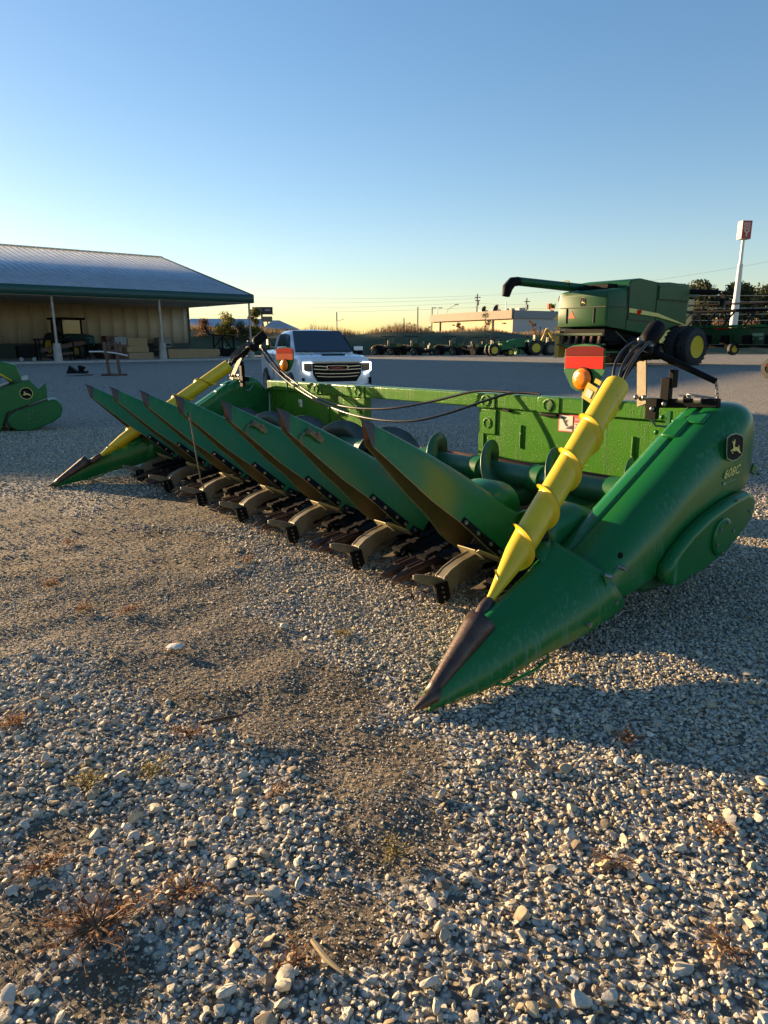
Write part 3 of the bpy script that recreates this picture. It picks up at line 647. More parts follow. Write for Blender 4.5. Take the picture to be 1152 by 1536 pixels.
# ---- seven raised dividers
def div_sections(t0, t1, n, k=1.0, zoff=0):
    out = []
    for t in np.linspace(t0, t1, n):
        Rp = Vector((.33+1.17*t, 0, 1.06-.655*t-.03*math.sin(math.pi*t)*-1))
        Bx = interp(t, [(0,.335),(.05,.372),(.5,.705),(.68,.865),(.85,1.03),(1,1.19)]); Bz = interp(t, [(0,1.045),(.05,.928),(.5,.615),(.68,.488),(.85,.32),(1,.215)])
        wd = interp(t, [(0,.004),(.05,.030),(.12,.045),(.5,.105),(.85,.19),(1,.215)])*k
        Bp = Vector((Bx, 0, Bz)); dn = (Bp-Rp); L = dn.length*k; dn.normalize(); rr = min(.035, .5*wd); Rp = Rp-dn*(L-L/k)*.5
        prof = [(-1.0, 1.0), (-.93, .86), (-.80, .62), (-.60, .36), (-.36, .13), (-.18, .03), (0, 0), (.18, .03), (.36, .13), (.60, .36), (.80, .62), (.93, .86), (1.0, 1.0)]
        out.append([tuple(Rp+dn*(L*q)+Vector((0, wd*p, 0))) for p, q in prof])
    return out
def two_sided(S_, th=.006):
    m = MB(); m.loft(S_); m.cur = 1; n = len(S_[0]); I = []
    for q in S_:
        c = Vector(q[n//2]).lerp((Vector(q[0])+Vector(q[-1]))/2, .5); I.append([Vector(p)+(c-Vector(p)).normalized()*min(th, (c-Vector(p)).length*.5) for p in q])
    m.loft(I); m.cur = 0
    for k in (0, -1): m.loft([[Vector(q[k]) for q in S_], [p[k] for p in I]])
    m.loft([[Vector(p) for p in S_[-1]], I[-1]]); return m
dv0 = None
def make_divider():
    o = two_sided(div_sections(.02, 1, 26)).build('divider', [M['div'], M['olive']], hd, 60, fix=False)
    c = MB(); S_ = div_sections(-.012, .062, 7, 1.10); c.loft(S_); 
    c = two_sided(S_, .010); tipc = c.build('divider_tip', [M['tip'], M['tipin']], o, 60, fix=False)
    # edge strips with bolts along the rear of both lower edges
    m = MB(); b = MB()
    for sg in (-1, 1):
        for t0, t1 in ((.66, .90), (.93, 1.0)):
            A, B = div_sections(t0, t1, 2); pa, pb = (Vector(A[0 if sg < 0 else -1]), Vector(B[0 if sg < 0 else -1])); qa, qb = (Vector(A[1 if sg < 0 else -2]), Vector(B[1 if sg < 0 else -2]))
            m = MB(); off = Vector((0, sg*.007, -.002)); m.loft([[pa+off, qa+off], [pb+off, qb+off]]); m.cur = 1
            for f in ((.06, .37, .70, .94) if t0 < .9 else (.3,)): c_ = pa.lerp(pb, f)*.5+qa.lerp(qb, f)*.5+off*1.6; m.cyl(c_-off, c_+Vector((-.004, sg*.009, 0)), .009, n=8)
            m.build('edge_strip', [M['black'], M['steel']], o, 40, solid=.004, fix=False)

    S_ = div_sections(.055, .99, 12)
    for k in (0, -1): MB().tube([q[k] for q in S_], .0028, 5).build('edge_bead', M['edge'], o, 60)
    return o
dv0 = make_divider(); dv0.location = (0, P_ROW, 0)
SKEW = {1: 0, 2: .0, 3: .03, 4: .03, 5: .05, 6: .05, 7: .05}
divs = [dv0]
for k in range(2, 8):
    o = copy_tree(dv0, hd); o.location = (SKEW[k], P_ROW*k, 0); divs.append(o)
for k, o in enumerate(divs): o['group'] = 'raised dividers of the corn header'
# rounded fixed hoods behind the dividers
def make_hood():
    secs = []
    for r in np.linspace(1.18, 1.56, 10):
        u = (r-.95)/.61; zt = interp(r, [(.95,.50),(1.1,.60),(1.3,.635),(1.45,.60),(1.56,.44)]); hw_ = .17*math.sqrt(max(.05, 1-max(0, (u-.55)/.45)**2))
        secs.append([(r, -hw_-.01, zt-.16)]+[(r, hw_*math.cos(R_(a)), zt-.09+.09*math.sin(R_(a))) for a in range(180, -1, -20)]+[(r, hw_+.01, zt-.16)])
    return MB().loft(secs).build('centre_hood', M['div'], hd, 60, solid=.007)
h0 = make_hood(); h0.location = (.0, P_ROW+.13, 0)
for k in range(2, 8):
    o = copy_tree(h0, hd); o.location = (.0, P_ROW*k+.13, 0)
# ---- row frames under each divider and row decks between
def make_row_frame():
    # nose casting + arched arm (two plates) + flat arm + gusset plates
    arch = [(.84,.105),(.86,.165),(.91,.20),(1.00,.235),(1.12,.262),(1.24,.268),(1.34,.245),(1.42,.19),(1.40,.14),(1.30,.175),(1.18,.185),(1.04,.155),(.97,.115),(.93,.08),(.91,.05),(.86,.05)]
    o = MB(); o.prism(arch, (0,-.040,0), (1,0,0), (0,0,1), (0,.012,0)); o.prism(arch, (0,.026,0), (1,0,0), (0,0,1), (0,.012,0))
    secs = []
    for r, z in ((.86,.160),(.91,.196),(1.0,.231),(1.12,.258),(1.24,.264),(1.34,.240)): secs.append([(r,-.034,z),(r,.034,z),(r,.034,z-.012),(r,-.034,z-.012)])
    o.loft(secs, closed=True, caps=True)
    o = o.build('row_frame', M['tan'], hd, 30, bevel=.003)
    m = MB(); m.loft([[(r, y*w_, z) for y, z in ((-1,zc-h_),(-.6,zc+h_),(.6,zc+h_),(1,zc-h_))] for r, w_, h_, zc in ((.670,.012,.012,.195),(.70,.026,.022,.185),(.79,.036,.026,.155),(.86,.040,.03,.125))], closed=True, caps=True)
    m.build('nose', M['tan'], o, 30, bevel=.004)
    m = MB()
    m.prism([(.785,.14),(.87,.145),(.895,.05),(.85,.01),(.81,.03),(.795,.07)], (0,-.052,0), (1,0,0), (0,0,1), (0,.012,0))
    m.cur = 1
    for i in range(4): m.cyl((.828+.007*i,-.060,.120-.028*i),(.828+.007*i,-.050,.120-.028*i), .0065, n=8)
    m.build('adjuster_plate', [M['black'], M['steel']], o, 30)
    m = MB(); m.loft([[(r, y, z+.012) for y in (-.15, -.09)]+[(r, y, z) for y in (-.09, -.15)] for r, z in ((.90,.075),(.96,.062),(1.08,.085),(1.20,.13))], closed=True, caps=True)
    m.build('flat_arm', M['tan'], o, 30, bevel=.002)
    m = MB(); m.loft([[(r, y, z+.012) for y in (.06, .12)]+[(r, y, z) for y in (.12, .06)] for r, z in ((.92,.055),(1.02,.045),(1.16,.08),(1.26,.12))], closed=True, caps=True)
    m.build('flat_arm', M['tan'], o, 30, bevel=.002)
    m = MB(); m.add([(1.09,.105,.275),(1.03,-.095,.30),(1.11,-.095,.235),(1.17,.105,.165)], [(0,1,2,3)]); m.build('gusset', M['tanl'], o, 0, solid=.006)
    m = MB(); m.add([(.99,-.165,.325),(1.15,-.19,.25),(1.23,-.12,.19),(1.05,-.08,.285)], [(0,1,2,3)]); m.build('gusset', M['tanl'], o, 0, solid=.006)
    m = MB(); m.prism([(1.14,.285),(1.22,.375),(1.34,.31),(1.44,.20),(1.37,.17),(1.30,.25)], (0,.045,0), (1,0,0), (0,0,1), (0,.008,0)); m.build('gusset', M['tan'], o, 0)
    return o
rf0 = make_row_frame(); rf0.location = (0, P_ROW+.02, 0)
rfs = [rf0]
for k in range(2, 8):
    o = copy_tree(rf0, hd); o.location = (.0, P_ROW*k+.02, 0); rfs.append(o)
for o in rfs: o['group'] = 'row frames under the dividers'
def make_row_unit():
    o = MB(); o.box((1.38, 0, .215), (.56, .56, .02), (0, -R_(12), 0)); o.box((1.40,0,.13), (.4,.40,.10)); o = o.build('row_deck', M['black'], hd, 30, bevel=.004)
    for sg in (-1, 1):
        m = MB(); m.rev([(0,.008),(.05,.026),(.12,.036),(.50,.040),(.52,.02)], (.78, sg*.055, .07), (1,0,.14), 14)
        for q in range(6):
            a = q*math.pi/3; m.bar((.90, sg*.055+.038*math.cos(a), .09+.038*math.sin(a)), (1.28, sg*.055+.040*math.cos(a), .14+.040*math.sin(a)), .008, .010)
        m.build('stalk_roll', M['rust'], o, 40)
    for sg in (-1, 1):
        m = MB()
        for i in range(22): m.box((.96+.028*i, sg*.115, .19+.0058*i), (.024, .034 if i % 4 else .075, .022), (0, -R_(9), 0))
        m.build('gathering_chain', M['black'], o, 30)
    m = MB(); m.box((1.22,-.24,.14),(.34,.03,.10)); m.box((1.22,.24,.14),(.34,.03,.10)); m.box((1.30,0,.10),(.3,.5,.05)); m.each('row_sill', M['black'], o, smooth=30, bevel=.004)
    return o
ru0 = make_row_unit(); ru0.location = (0, P_ROW*.5, 0); rus = [ru0]
for k in range(1, 8):
    if k == 7: o = copy_tree(ru0, hd); o.location = (0, W-P_ROW*.5+.05, 0)
    else: o = copy_tree(ru0, hd); o.location = (0, P_ROW*(k+.5), 0)
    rus.append(o)
for k, o in enumerate(rus):
    o['group'] = 'row decks of the corn header'; m = MB(); r = random.Random(50+k)
    for i in range(170):
        x = .80+.7*r.random()**1.3; p = Vector((x, r.uniform(-.32,.32), max(.01, .03+.26*(x-.86))+r.uniform(0,.06))); a = r.uniform(0, 6.28); L_ = r.uniform(.02,.09); q = p+Vector((math.cos(a)*L_, math.sin(a)*L_, r.uniform(-.02,.03))); m.cur = 1 if r.random() < .35 else 0
        wv = Vector((-math.sin(a), math.cos(a), r.uniform(-.5,.5)))*r.uniform(.003,.011); m.add([p-wv, p+wv, q+wv*.4, q-wv*.4], [(0,1,2,3)])
    tag(m.build('crop_residue', [M['soil'], M['husk']], o, 0, fix=False), kind='stuff')
m = MB(); m.box((1.50, 2.95, .24), (.12, 5.3, .16)); m.box((1.62, 2.95, .10), (.10, 5.2, .06)); m.each('toolbar', M['black'], hd, smooth=30, bevel=.01)
# ---- clamps and hanging rod on three dividers
def clamp(k, t, nm='ridge_clamp'):
    S_ = div_sections(t, t+.01, 2)[0]; p = Vector(S_[3])+Vector((0, -.012, 0)); m = MB()
    m.box(p, (.10,.03,.035), (.2,.55,0)); m.box(p+Vector((.035,0,-.03)), (.05,.035,.03), (.2,.5,0)); m.cyl(p+Vector((-.03,-.03,.01)), p+Vector((-.03,.03,.01)), .014, n=10); m.sph(p+Vector((.02,-.02,.0)), .012, 8)
    m.tube([p+Vector(q) for q in ((-.04,0,.01),(-.08,-.01,.01),(-.10,-.02,-.02),(-.085,-.02,-.06))], .006, 6)
    return m.build(nm, M['tan'], divs[k-1], 35, bevel=.003)
clamp(2, .20); clamp(3, .23)
m = MB(); p = Vector((.42, -.05, .93)); m.tube([p, p+Vector((0,0,-.03)), p+Vector((.0,-.005,-.07))], .007, 8); m.tube([p+Vector((0.008*math.cos(a),0,-.05+.02*math.sin(a))) for a in np.linspace(0,6.28,12)], .0045, 6)
m.tube([p+Vector((.0,0,-.06)), p+Vector((.02,-.01,-.30)), p+Vector((.04,-.02,-.52)), p+Vector((.07,-.02,-.60))], .0055, 8); m.build('hanging_rod', M['tan'], divs[3], 50)
# ---- hydraulic hoses across the back
def spline(pts, n=8):
    P = [Vector(p) for p in pts]; out_ = []
    for i in range(len(P)-1):
        p0, p1, p2, p3 = P[max(i-1,0)], P[i], P[i+1], P[min(i+2, len(P)-1)]
        for j in range(n):
            t = j/n; out_.append(.5*((2*p1)+(p2-p0)*t+(2*p0-5*p1+4*p2-p3)*t*t+(3*p1-p0-3*p2+p3)*t**3))
    return out_+[P[-1]]
for pts in ([(2.26,5.36,1.42),(2.3,5.1,1.2),(2.3,4.75,1.05),(2.25,4.2,.90),(2.2,3.6,.845),(2.25,3.05,.86),(2.38,2.6,.94),(2.47,2.2,1.035),(2.50,1.95,1.045),(2.52,1.55,1.04)],
            [(2.26,5.38,1.38),(2.28,5.12,1.17),(2.27,4.7,1.0),(2.2,4.1,.87),(2.12,3.5,.80),(2.1,3.0,.775),(2.15,2.6,.79),(2.25,2.3,.86),(2.40,1.98,.98),(2.49,1.8,1.04),(2.52,1.58,1.045)],
            [(2.26,5.30,1.40),(2.3,5.0,1.12),(2.3,4.7,.98),(2.3,4.3,.86),(2.3,3.9,.80),(2.30,3.72,.79)]):
    MB().tube(spline(pts), .0105, 8).build('hydraulic_hose', M['hose'], hd, 60)
# ---- marker plates with lamps
def marker(c, rz, nm, bright, lamp_lbl):
    e = bpy.data.objects.new(nm, None); COL.objects.link(e); e.parent = hd; e.location = c; e.rotation_euler = (0, 0, rz)
    sh = [(-.165,.13),(-.10,.155),(0,.165),(.10,.155),(.165,.13),(.168,-.02),(.10,-.13),(.05,-.155),(-.05,-.155),(-.10,-.13),(-.168,-.02)]
    MB().prism(sh, (0,0,0), (0,1,0), (0,0,1), (.006,0,0)).build('plate', M['green'] if not bright else M['green'], e, 30, bevel=.002)
    MB().prism([(-.155,.085),(.155,.085),(.155,.135),(.09,.148),(-.09,.148),(-.155,.135)], (-.005,0,0), (0,1,0), (0,0,1), (.004,0,0)).build('reflector', M['dred'] if not bright else M['red'], e, 0)
    MB().prism([(-.155,.0),(.155,.0),(.155,.08),(-.155,.08)], (-.005,0,0), (0,1,0), (0,0,1), (.004,0,0)).build('reflector', M['red'] if not bright else M['ored'], e, 0)
    MB().rev([(0,.074),(-.016,.073),(-.022,.066),(-.023,.060),(-.029,.055),(-.033,.03),(-.034,0)], (-.006,0,-.07), (1,0,0), 28).build('amber_lamp', M['amber'], e, 50)
    m = MB(); m.rev([(0,.080),(-.014,.080),(-.014,.0)], (-.001,0,-.07), (1,0,0), 28); m.build('lamp_base', M['black'], e, 40)
    m = MB(); m.tube([(.01,0,-.1),(.02,0,-.2),(.03,.0,-.42)], .013, 8); m.build('stalk', M['green'], e, 40)
    if bright: e.scale = (.85,.85,.85)
    return e
marker((BX-.03, 1.14, 1.235), .0, 'marker_light', False, '')
marker((BX-.06, 5.16, 1.27), R_(14), 'marker_light', True, '')
m = MB(); m.box((BX-.06, 1.06, 1.075), (.003, .09, .115), (.45, 0, 0)); m.box((BX-.05,1.0,1.15),(.02,.05,.03),(.4,0,0)); tagm = m.build('yellow_tag', M['bungee'], hd, 0)
MB().box((BX-.064, 1.062, 1.07), (.003, .05, .055), (.45, 0, 0)).build('tag_print', M['label'], tagm, 0)
# valve fittings under the near bracket
m = MB()
for p in ((2.42,.50,.95),(2.42,.42,.93),(2.45,.55,.85)): m.sph(p, .016, 8)
m.bar((2.43,.46,.99),(2.43,.46,.88), .03, .03); m.tube([(2.44,.44,.86),(2.44,.40,.80),(2.44,.33,.79),(2.44,.30,.84),(2.44,.26,.85)], .008, 6); m.build('valve', M['green'], hd, 40)
# ================================================================= background materials
M['roofm'] = mat('galvanised_roofing', (.34,.39,.45), .45, metal=.35, var=.12, vscale=1.2, dirt=(.30,.33,.36), dirt_amt=.25, dscale=.5)
M['fascia'] = mat('dark_teal_trim', (.016,.065,.055), .5, var=.1)
M['siding'] = mat('tan_siding', (.50,.43,.33), .6, var=.06, vscale=.8, dirt=(.38,.32,.24), dirt_amt=.2, dscale=.7)
M['wains'] = mat('green_wainscot', (.03,.045,.038), .6, var=.1)
M['conc'] = mat('concrete', (.36,.34,.31), .85, var=.18, vscale=2, bump=.3, bscale=12)
M['post'] = mat('whitewashed_post', (.42,.36,.30), .6, var=.3, vscale=3, dirt=(.16,.08,.05), dirt_amt=.35)
M['wood'] = mat('raw_timber', (.36,.24,.12), .75, var=.25, vscale=5, stretch=(1,8,8), bump=.2)
M['card'] = mat('cardboard', (.33,.22,.12), .8, var=.12)
M['brown'] = mat('brown_steel', (.12,.06,.04), .7, var=.3, dirt=(.05,.03,.02), dirt_amt=.3)
M['grey'] = mat('grey_paint', (.22,.23,.24), .6, var=.15)
M['white'] = mat('white_paint', (.70,.72,.74), .4, var=.04)
M['glass'] = mat('dark_glass', (.020,.028,.036), .10, spec=.9)
M['grass'] = mat('berm_grass', (.022,.040,.012), .9, var=.3, vscale=.35, col2=(.055,.070,.020), bump=.9, bscale=9, dirt=(.09,.07,.03), dirt_amt=.25, dscale=.2)
M['dry'] = mat('dry_grass', (.20,.13,.06), .9, col2=(.30,.21,.11), vscale=.4)
M['bark'] = mat('bark', (.09,.065,.045), .9, var=.3)
M['metalp'] = mat('pale_metal_pole', (.62,.62,.60), .5, metal=.1)
M['polew'] = mat('weathered_pole', (.16,.13,.11), .8, var=.2)
M['wire'] = mat('wire', (.12,.11,.10), .6)
M['bwall'] = mat('cream_wall', (.58,.46,.27), .8, var=.07, vscale=.5)
M['bwall2'] = mat('shaded_wall_and_sign_grey', (.46,.43,.42), .8, var=.05, vscale=.5)  # cool grey carrying the end wall's shade; also on the sign box
M['bcorn'] = mat('brown_parapet', (.20,.145,.10), .7, var=.1, vscale=.8)
M['redsign'] = mat('faded_red_sign', (.42,.045,.055), .55, var=.12, vscale=.6)
M['ochre'] = mat('ochre_paint', (.55,.33,.05), .5, var=.1)
M['orange'] = mat('orange_paint', (.70,.10,.02), .5)
def leafmat(name, a, b_):
    m = bpy.data.materials.new(name); m.use_nodes = True; N = m.node_tree.nodes; L = m.node_tree.links; b = N['Principled BSDF']
    g = N.new('ShaderNodeNewGeometry'); mx = N.new('ShaderNodeMix'); mx.data_type = 'RGBA'; L.new(g.outputs['Random Per Island'], mx.inputs[0])
    mx.inputs[6].default_value = (*a, 1); mx.inputs[7].default_value = (*b_, 1); L.new(mx.outputs[2], b.inputs['Base Color']); b.inputs['Roughness'].default_value = .7
    t = N.new('ShaderNodeBsdfTranslucent'); L.new(mx.outputs[2], t.inputs[0]); ms = N.new('ShaderNodeMixShader'); ms.inputs[0].default_value = .35
    L.new(b.outputs[0], ms.inputs[1]); L.new(t.outputs[0], ms.inputs[2]); L.new(ms.outputs[0], N['Material Output'].inputs[0]); return m
M['leafd'] = leafmat('dark_leaves', (.022,.040,.015), (.12,.125,.05)); M['leafy'] = leafmat('yellow_green_leaves', (.10,.11,.02), (.30,.24,.05))
M['leafb'] = leafmat('brown_leaves', (.10,.055,.03), (.22,.13,.06)); M['leafdry'] = leafmat('dry_blades', (.13,.085,.04), (.34,.24,.13))
M['weed'] = leafmat('red_brown_weed', (.13,.06,.03), (.36,.20,.09)); M['weedg'] = leafmat('green_weed', (.13,.12,.04), (.36,.27,.09))
# ================================================================= shed
rs = random.Random(3)
SA = math.atan2(.638, .77); GZ = .14
shed = thing('equipment_shed', 'long open-fronted metal shed with a blue-grey ribbed roof and teal fascia', 'shed', (-9.45, 50.6, GZ), SA)
TL = 21.5; RD = 14.7; EV = 4.34; RZ = 8.1
def roof_sheet(y0, z0, y1, z1):
    m = MB(); a = []; n = int(TL/.45)
    for i in range(n+1):
        x = .10-TL*i/n
        a += [(x, 0), (x-.17, 0), (x-.19, .045), (x-.25, .045), (x-.27, 0)] if i < n else [(x, 0)]
    s = [[(x, y0, z0+h) for x, h in a], [(x, y1, z1+h) for x, h in a]]
    m.loft(s); return m
rf = roof_sheet(-.45, EV-.02, RD, RZ).build('roof', M['roofm'], shed, 30, solid=.02)
MB().add([(.10,RD,RZ-.03),(-TL+.1,RD,RZ-.03),(-TL+.1,2*RD,EV-.1),(.10,2*RD,EV-.1)], [(0,1,2,3)]).build('rear_roof', M['roofm'], shed, 0, solid=.06)
MB().box((-TL/2+.10, RD, RZ+.06), (TL, .5, .06)).build('ridge_cap', M['roofm'], rf, 30)
m = MB(); n = 180; a = []
for i in range(n+1): a.append((.15-TL*i/n, -.5+(.02 if i % 2 else 0)))
m.loft([[(x, y, EV+.04) for x, y in a], [(x, y, EV-.50) for x, y in a]]); m.build('fascia', M['fascia'], shed, 20, solid=.03)
m = MB(); m.add([(.15,-.5,EV+.04),(.15,-.5,EV-.50),(.15,RD,RZ-.46),(.15,RD,RZ+.07)], [(0,1,2,3)]); m.build('rake_trim', M['fascia'], shed, 0, solid=.05)
MB().add([(.12,-.45,EV-.5),(-TL,-.45,EV-.5),(-TL,9.8,EV-.45),(.12,9.8,EV-.45)], [(0,1,2,3)]).build('soffit', M['siding'], shed, 0, solid=.04)
m = MB(); a = []; n = int((TL)/.9)
for i in range(n+1):
    x = -TL*i/n; a += [(x, 9.8), (x-.38, 9.8), (x-.41, 9.755), (x-.48, 9.755), (x-.51, 9.8)] if i < n else [(x, 9.8)]
m.loft([[(x, y, 1.1) for x, y in a], [(x, y, EV-.45) for x, y in a]]); m.build('siding_wall', M['siding'], shed, 20, solid=.03)
MB().box((-TL/2, 9.76, .6), (TL, .10, 1.02)).build('wainscot', M['wains'], shed, 0)
m = MB(); m.box((-.04, 9.78, 2.6), (.12, .16, 3.1)); m.build('corner_trim', M['wains'], shed, 0)
m = MB(); m.add([(0,9.85,.1),(0,2*RD-.4,.1),(0,2*RD-.4,EV-.4),(0,RD,RZ-.4),(0,9.85,EV+1.9)], [(0,1,2,3,4)]); m.build('gable_wall', M['siding'], shed, 0, solid=.06)
MB().box((-TL/2+.3, 4.8, .0), (TL+.6, 10.6, .24)).build('floor_slab', M['conc'], shed, 30, bevel=.02)
for i in range(4):
    x = .0-6.45*i
    p = MB().cyl((x, -.1, .12), (x, -.1, 1.15), .25, .20, 16).build('footing', M['conc'], shed, 40, bevel=.01)
    MB().cyl((x, -.1, 1.1), (x-.02, -.1, EV-.45), .075, .07, 12).build('post', M['post'], shed, 40)
# ---- things kept under the shed roof (built in the shed's axes, each a thing of its own)
def S2W(x, y, z=.12):
    c, s_ = math.cos(SA), math.sin(SA); return (-9.0+x*c-y*s_, 51.0+x*s_+y*c, GZ+z)
def wheel(par, c, R, wd, mrim, rimr=.55, axis=(0,1,0), side=-1, lugs=0, nm='wheel'):
    c = Vector(c); ax = Vector(axis).normalized(); h = wd/2; m = MB()
    m.rev([(-h, rimr*R), (-h, R*.90), (-h*.8, R*.975), (-h*.3, R), (h*.3, R), (h*.8, R*.975), (h, R*.90), (h, rimr*R)], c, ax, 26 if R < .5 else 40, closed=True)
    if lugs:
        u = ax.orthogonal().normalized(); v = ax.cross(u)
        for i in range(lugs):
            for sg in (-1, 1):
                a = 2*math.pi*(i+(.5 if sg > 0 else 0))/lugs; a2 = a+.32*1.0
                p = c+(u*math.cos(a)+v*math.sin(a))*R*1.005+ax*sg*h*.95; q = c+(u*math.cos(a2)+v*math.sin(a2))*R*1.01+ax*sg*h*.02
                m.bar(p, q, R*.045, R*.05, (u*math.cos(a)+v*math.sin(a)))
    o = m.build(nm, M['rubber'], par, 40)
    m = MB(); s = side
    m.rev([(s*h*.9, rimr*R*1.02), (s*h*1.02, rimr*R), (s*h*.7, rimr*R*.88), (s*h*.2, rimr*R*.75), (s*h*.15, R*.12), (s*h*.45, R*.11), (s*h*.45, 0)], c, ax, 28)
    m.build('rim', mrim, o, 40); return o
def under(nm, lbl, cat, x, y, z=.12, rz=0, grp=None): return thing(nm, lbl, cat, S2W(x, y, z), SA+rz, grp)
# row-crop tractor with cab
t = under('tractor', 'old cab tractor parked against the siding under the shed roof', 'tractor', -10.9, 6.2, rz=R_(-75))
m = MB(); m.loft([[(x, -w_, z0), (x, w_, z0), (x, w_*.9, z1), (x, -w_*.9, z1)] for x, w_, z0, z1 in ((.4,.42,.9,1.65),(1.2,.42,.9,1.62),(2.3,.36,.95,1.5),(2.45,.30,1.0,1.4))], closed=True, caps=True); m.build('hood', M['fascia'], t, 30, bevel=.03)
m = MB(); m.box((-.35,0,1.15),(1.5,1.3,.5)); m.box((1.2,0,.75),(2.2,.45,.35)); m.build('chassis', M['black'], t, 30, bevel=.03)
cb = MB(); 
for x in (-.9,.35):
    for y in (-.7,.7): cb.box((x,y,1.95),(.09,.09,1.2))
cb.box((-.28,0,2.62),(1.75,1.75,.14)); cb.build('cab_roof', M['black'], t, 30, bevel=.03)
MB().box((-.28,0,1.98),(1.2,1.36,1.1)).build('cab_glass', M['glass'], t, 0)
m = MB(); m.box((.75,-1.0,2.45),(.05,.5,.05)); m.box((.75,-1.3,2.3),(.06,.25,.35)); m.build('mirror', M['black'], t, 0)
for y in (-1.0, 1.0): wheel(t, (-.5,y,.85), .85, .5, M['yrim'], .55, side=(-1 if y < 0 else 1), lugs=14)
for y in (-.75, .75): wheel(t, (2.1,y,.5), .5, .3, M['yrim'], .5, side=(-1 if y < 0 else 1))
# dark implement frames near the left post
t = under('steel_rack', 'dark steel work rack with thin legs in front of the old tractor', 'rack', -12.9, .9)
m = MB(); m.box((0,0,1.25),(3.0,.9,.10)); m.build('top', M['black'], t, 20)
for x in (-1.4,-.5,.5,1.4):
    for y in (-.4,.4): MB().box((x,y,.62),(.07,.07,1.2)).build('leg', M['black'], t, 20)
m = MB(); m.bar((-1.3,.0,.6),(1.35,0,1.1),.06,.25); m.bar((-1.0,.2,.3),(.9,.2,.5),.5,.12); m.build('stored_beam', M['brown'], t, 20)
# loose black implement on the gravel
t = thing('small_implement', 'low black mower-like implement lying alone on the gravel before the shed', 'implement', (-12.76, 29.58, G(-12.76, 29.58)), .1)
m = MB(); m.box((0,0,.14),(.75,.5,.10)); m.build('deck', M['black'], t, 20, bevel=.02)
m = MB(); m.prism([(-.38,.18),(-.30,.40),(-.05,.22),(.02,.18)], (0,-.12,0), (1,0,0), (0,0,1), (0,.25,0)); m.build('cover', M['black'], t, 20)
m = MB(); m.sph((.15,.0,.28), .13, 10); m.box((.18,0,.34),(.24,.2,.10),(0,.3,0)); m.build('engine', M['black'], t, 30)
m = MB(); m.bar((.3,0,.05),(.62,-.1,.03),.10,.03); m.build('hitch', M['brown'], t, 0)
# brown stand holding a curved rail
t = thing('brown_stand', 'rust brown steel stand with two legs, alone on the gravel before the shed', 'stand', (-11.23, 29.58, G(-11.23, 29.58)), .05)
m = MB(); m.box((0,0,.04),(1.0,.22,.08)); m.box((-.35,.05,.05),(.3,.5,.07)); m.build('base', M['brown'], t, 20, bevel=.01)
for x in (-.22,.22): MB().bar((x,0,.05),(x-.10,.05,1.35),.09,.09).build('leg', M['brown'], t, 20, bevel=.008)
m = MB()
for x in (-.36,-.14,.10,.30): m.box((x,.07,1.12),(.09,.05,.5))
m.box((-.02,.10,1.0),(.75,.04,.08)); m.box((-.02,.10,1.25),(.75,.04,.08)); m.build('slatted_back', M['brown'], t, 20)
m = MB(); m.tube([Vector(p)+Vector((-11.23,29.58,0)) for p in ((-1.05,.2,.98),(-.5,.05,.99),(.1,-.02,.93),(.62,.0,.82))], .028, 8); tag(m.build('curved_rail', M['metalp'], None, 40), 'pale curved rail resting across the brown stand', 'rail')
# tyre stacks and crate at the far left
for i, (x, y, n, R, lbl) in enumerate(((-20.3,2.0,4,.62,'tall stack of dark tyres at the left edge, beneath the wooden crate'),(-18.6,-1.8,2,.55,'short stack of dark tyres on the gravel, nearer than the wooden crate'))):
    for k in range(n):
        px_, py_, pz_ = S2W(x, y, .12 if y > -.5 else 0); m = MB(); h = .30
        m.rev([(0,R*.55),(0,R*.85),(.04,R*.97),(.1,R),(h-.1,R),(h-.04,R*.97),(h,R*.85),(h,R*.55)], (0,0,0), (0,0,1), 30, closed=True)
        o = m.build('tyre', M['rubber'], None, 40, loc=(px_+rs.uniform(-.05,.05), py_+rs.uniform(-.05,.05), pz_+k*h+.002*k))
        tag(o, ('dark tyre in the '+('tall' if n == 4 else 'short')+' stack at the left edge of the yard, '+['lowest','second from below','third from below','topmost'][k if n == 4 or k == 0 else 3]), 'tyre', 'tyres stacked at the left of the yard')
t = under('wooden_crate', 'plain wooden crate standing high by the tyre stacks at the far left', 'crate', -18.4, 1.6)
m = MB(); m.box((0,0,1.62),(1.15,.8,.7)); m.build('box', M['card'], t, 20, bevel=.01)
m = MB(); m.box((0,-.41,1.62),(.6,.02,.04)); m.build('batten', M['brown'], t, 0)
m = MB(); m.box((0,0,.62),(1.5,1.0,1.22)); m.build('base', M['black'], t, 20, bevel=.02)
t = under('pallet_rack', 'dark rack loaded with machine parts at the far left under the roof', 'rack', -22.2, 2.4)
m = MB(); m.box((0,0,1.8),(3.6,1.2,.35)); m.box((-.6,0,2.15),(.5,.5,.4)); m.box((.9,0,2.2),(.8,.8,.5)); m.build('load', M['black'], t, 20)
m = MB(); m.box((1.5,-.5,1.4),(.07,.07,2.8)); m.box((0,-.5,2.8),(3.0,.07,.07)); m.box((-1.5,-.5,1.4),(.07,.07,2.8)); m.box((0,0,1.58),(3.6,1.2,.08)); m.build('frame', M['brown'], t, 20)
t = under('parts_bin', 'small dark wheeled bin beside the left post', 'bin', -15.0, .9)
m = MB(); m.box((0,0,.55),(.9,.7,.7)); m.build('body', M['black'], t, 20, bevel=.02)
for x in (-.35,.35): m = MB(); m.cyl((x,-.3,.12),(x,-.36,.12),.12,n=12); m.build('wheel', M['grey'], t, 30)
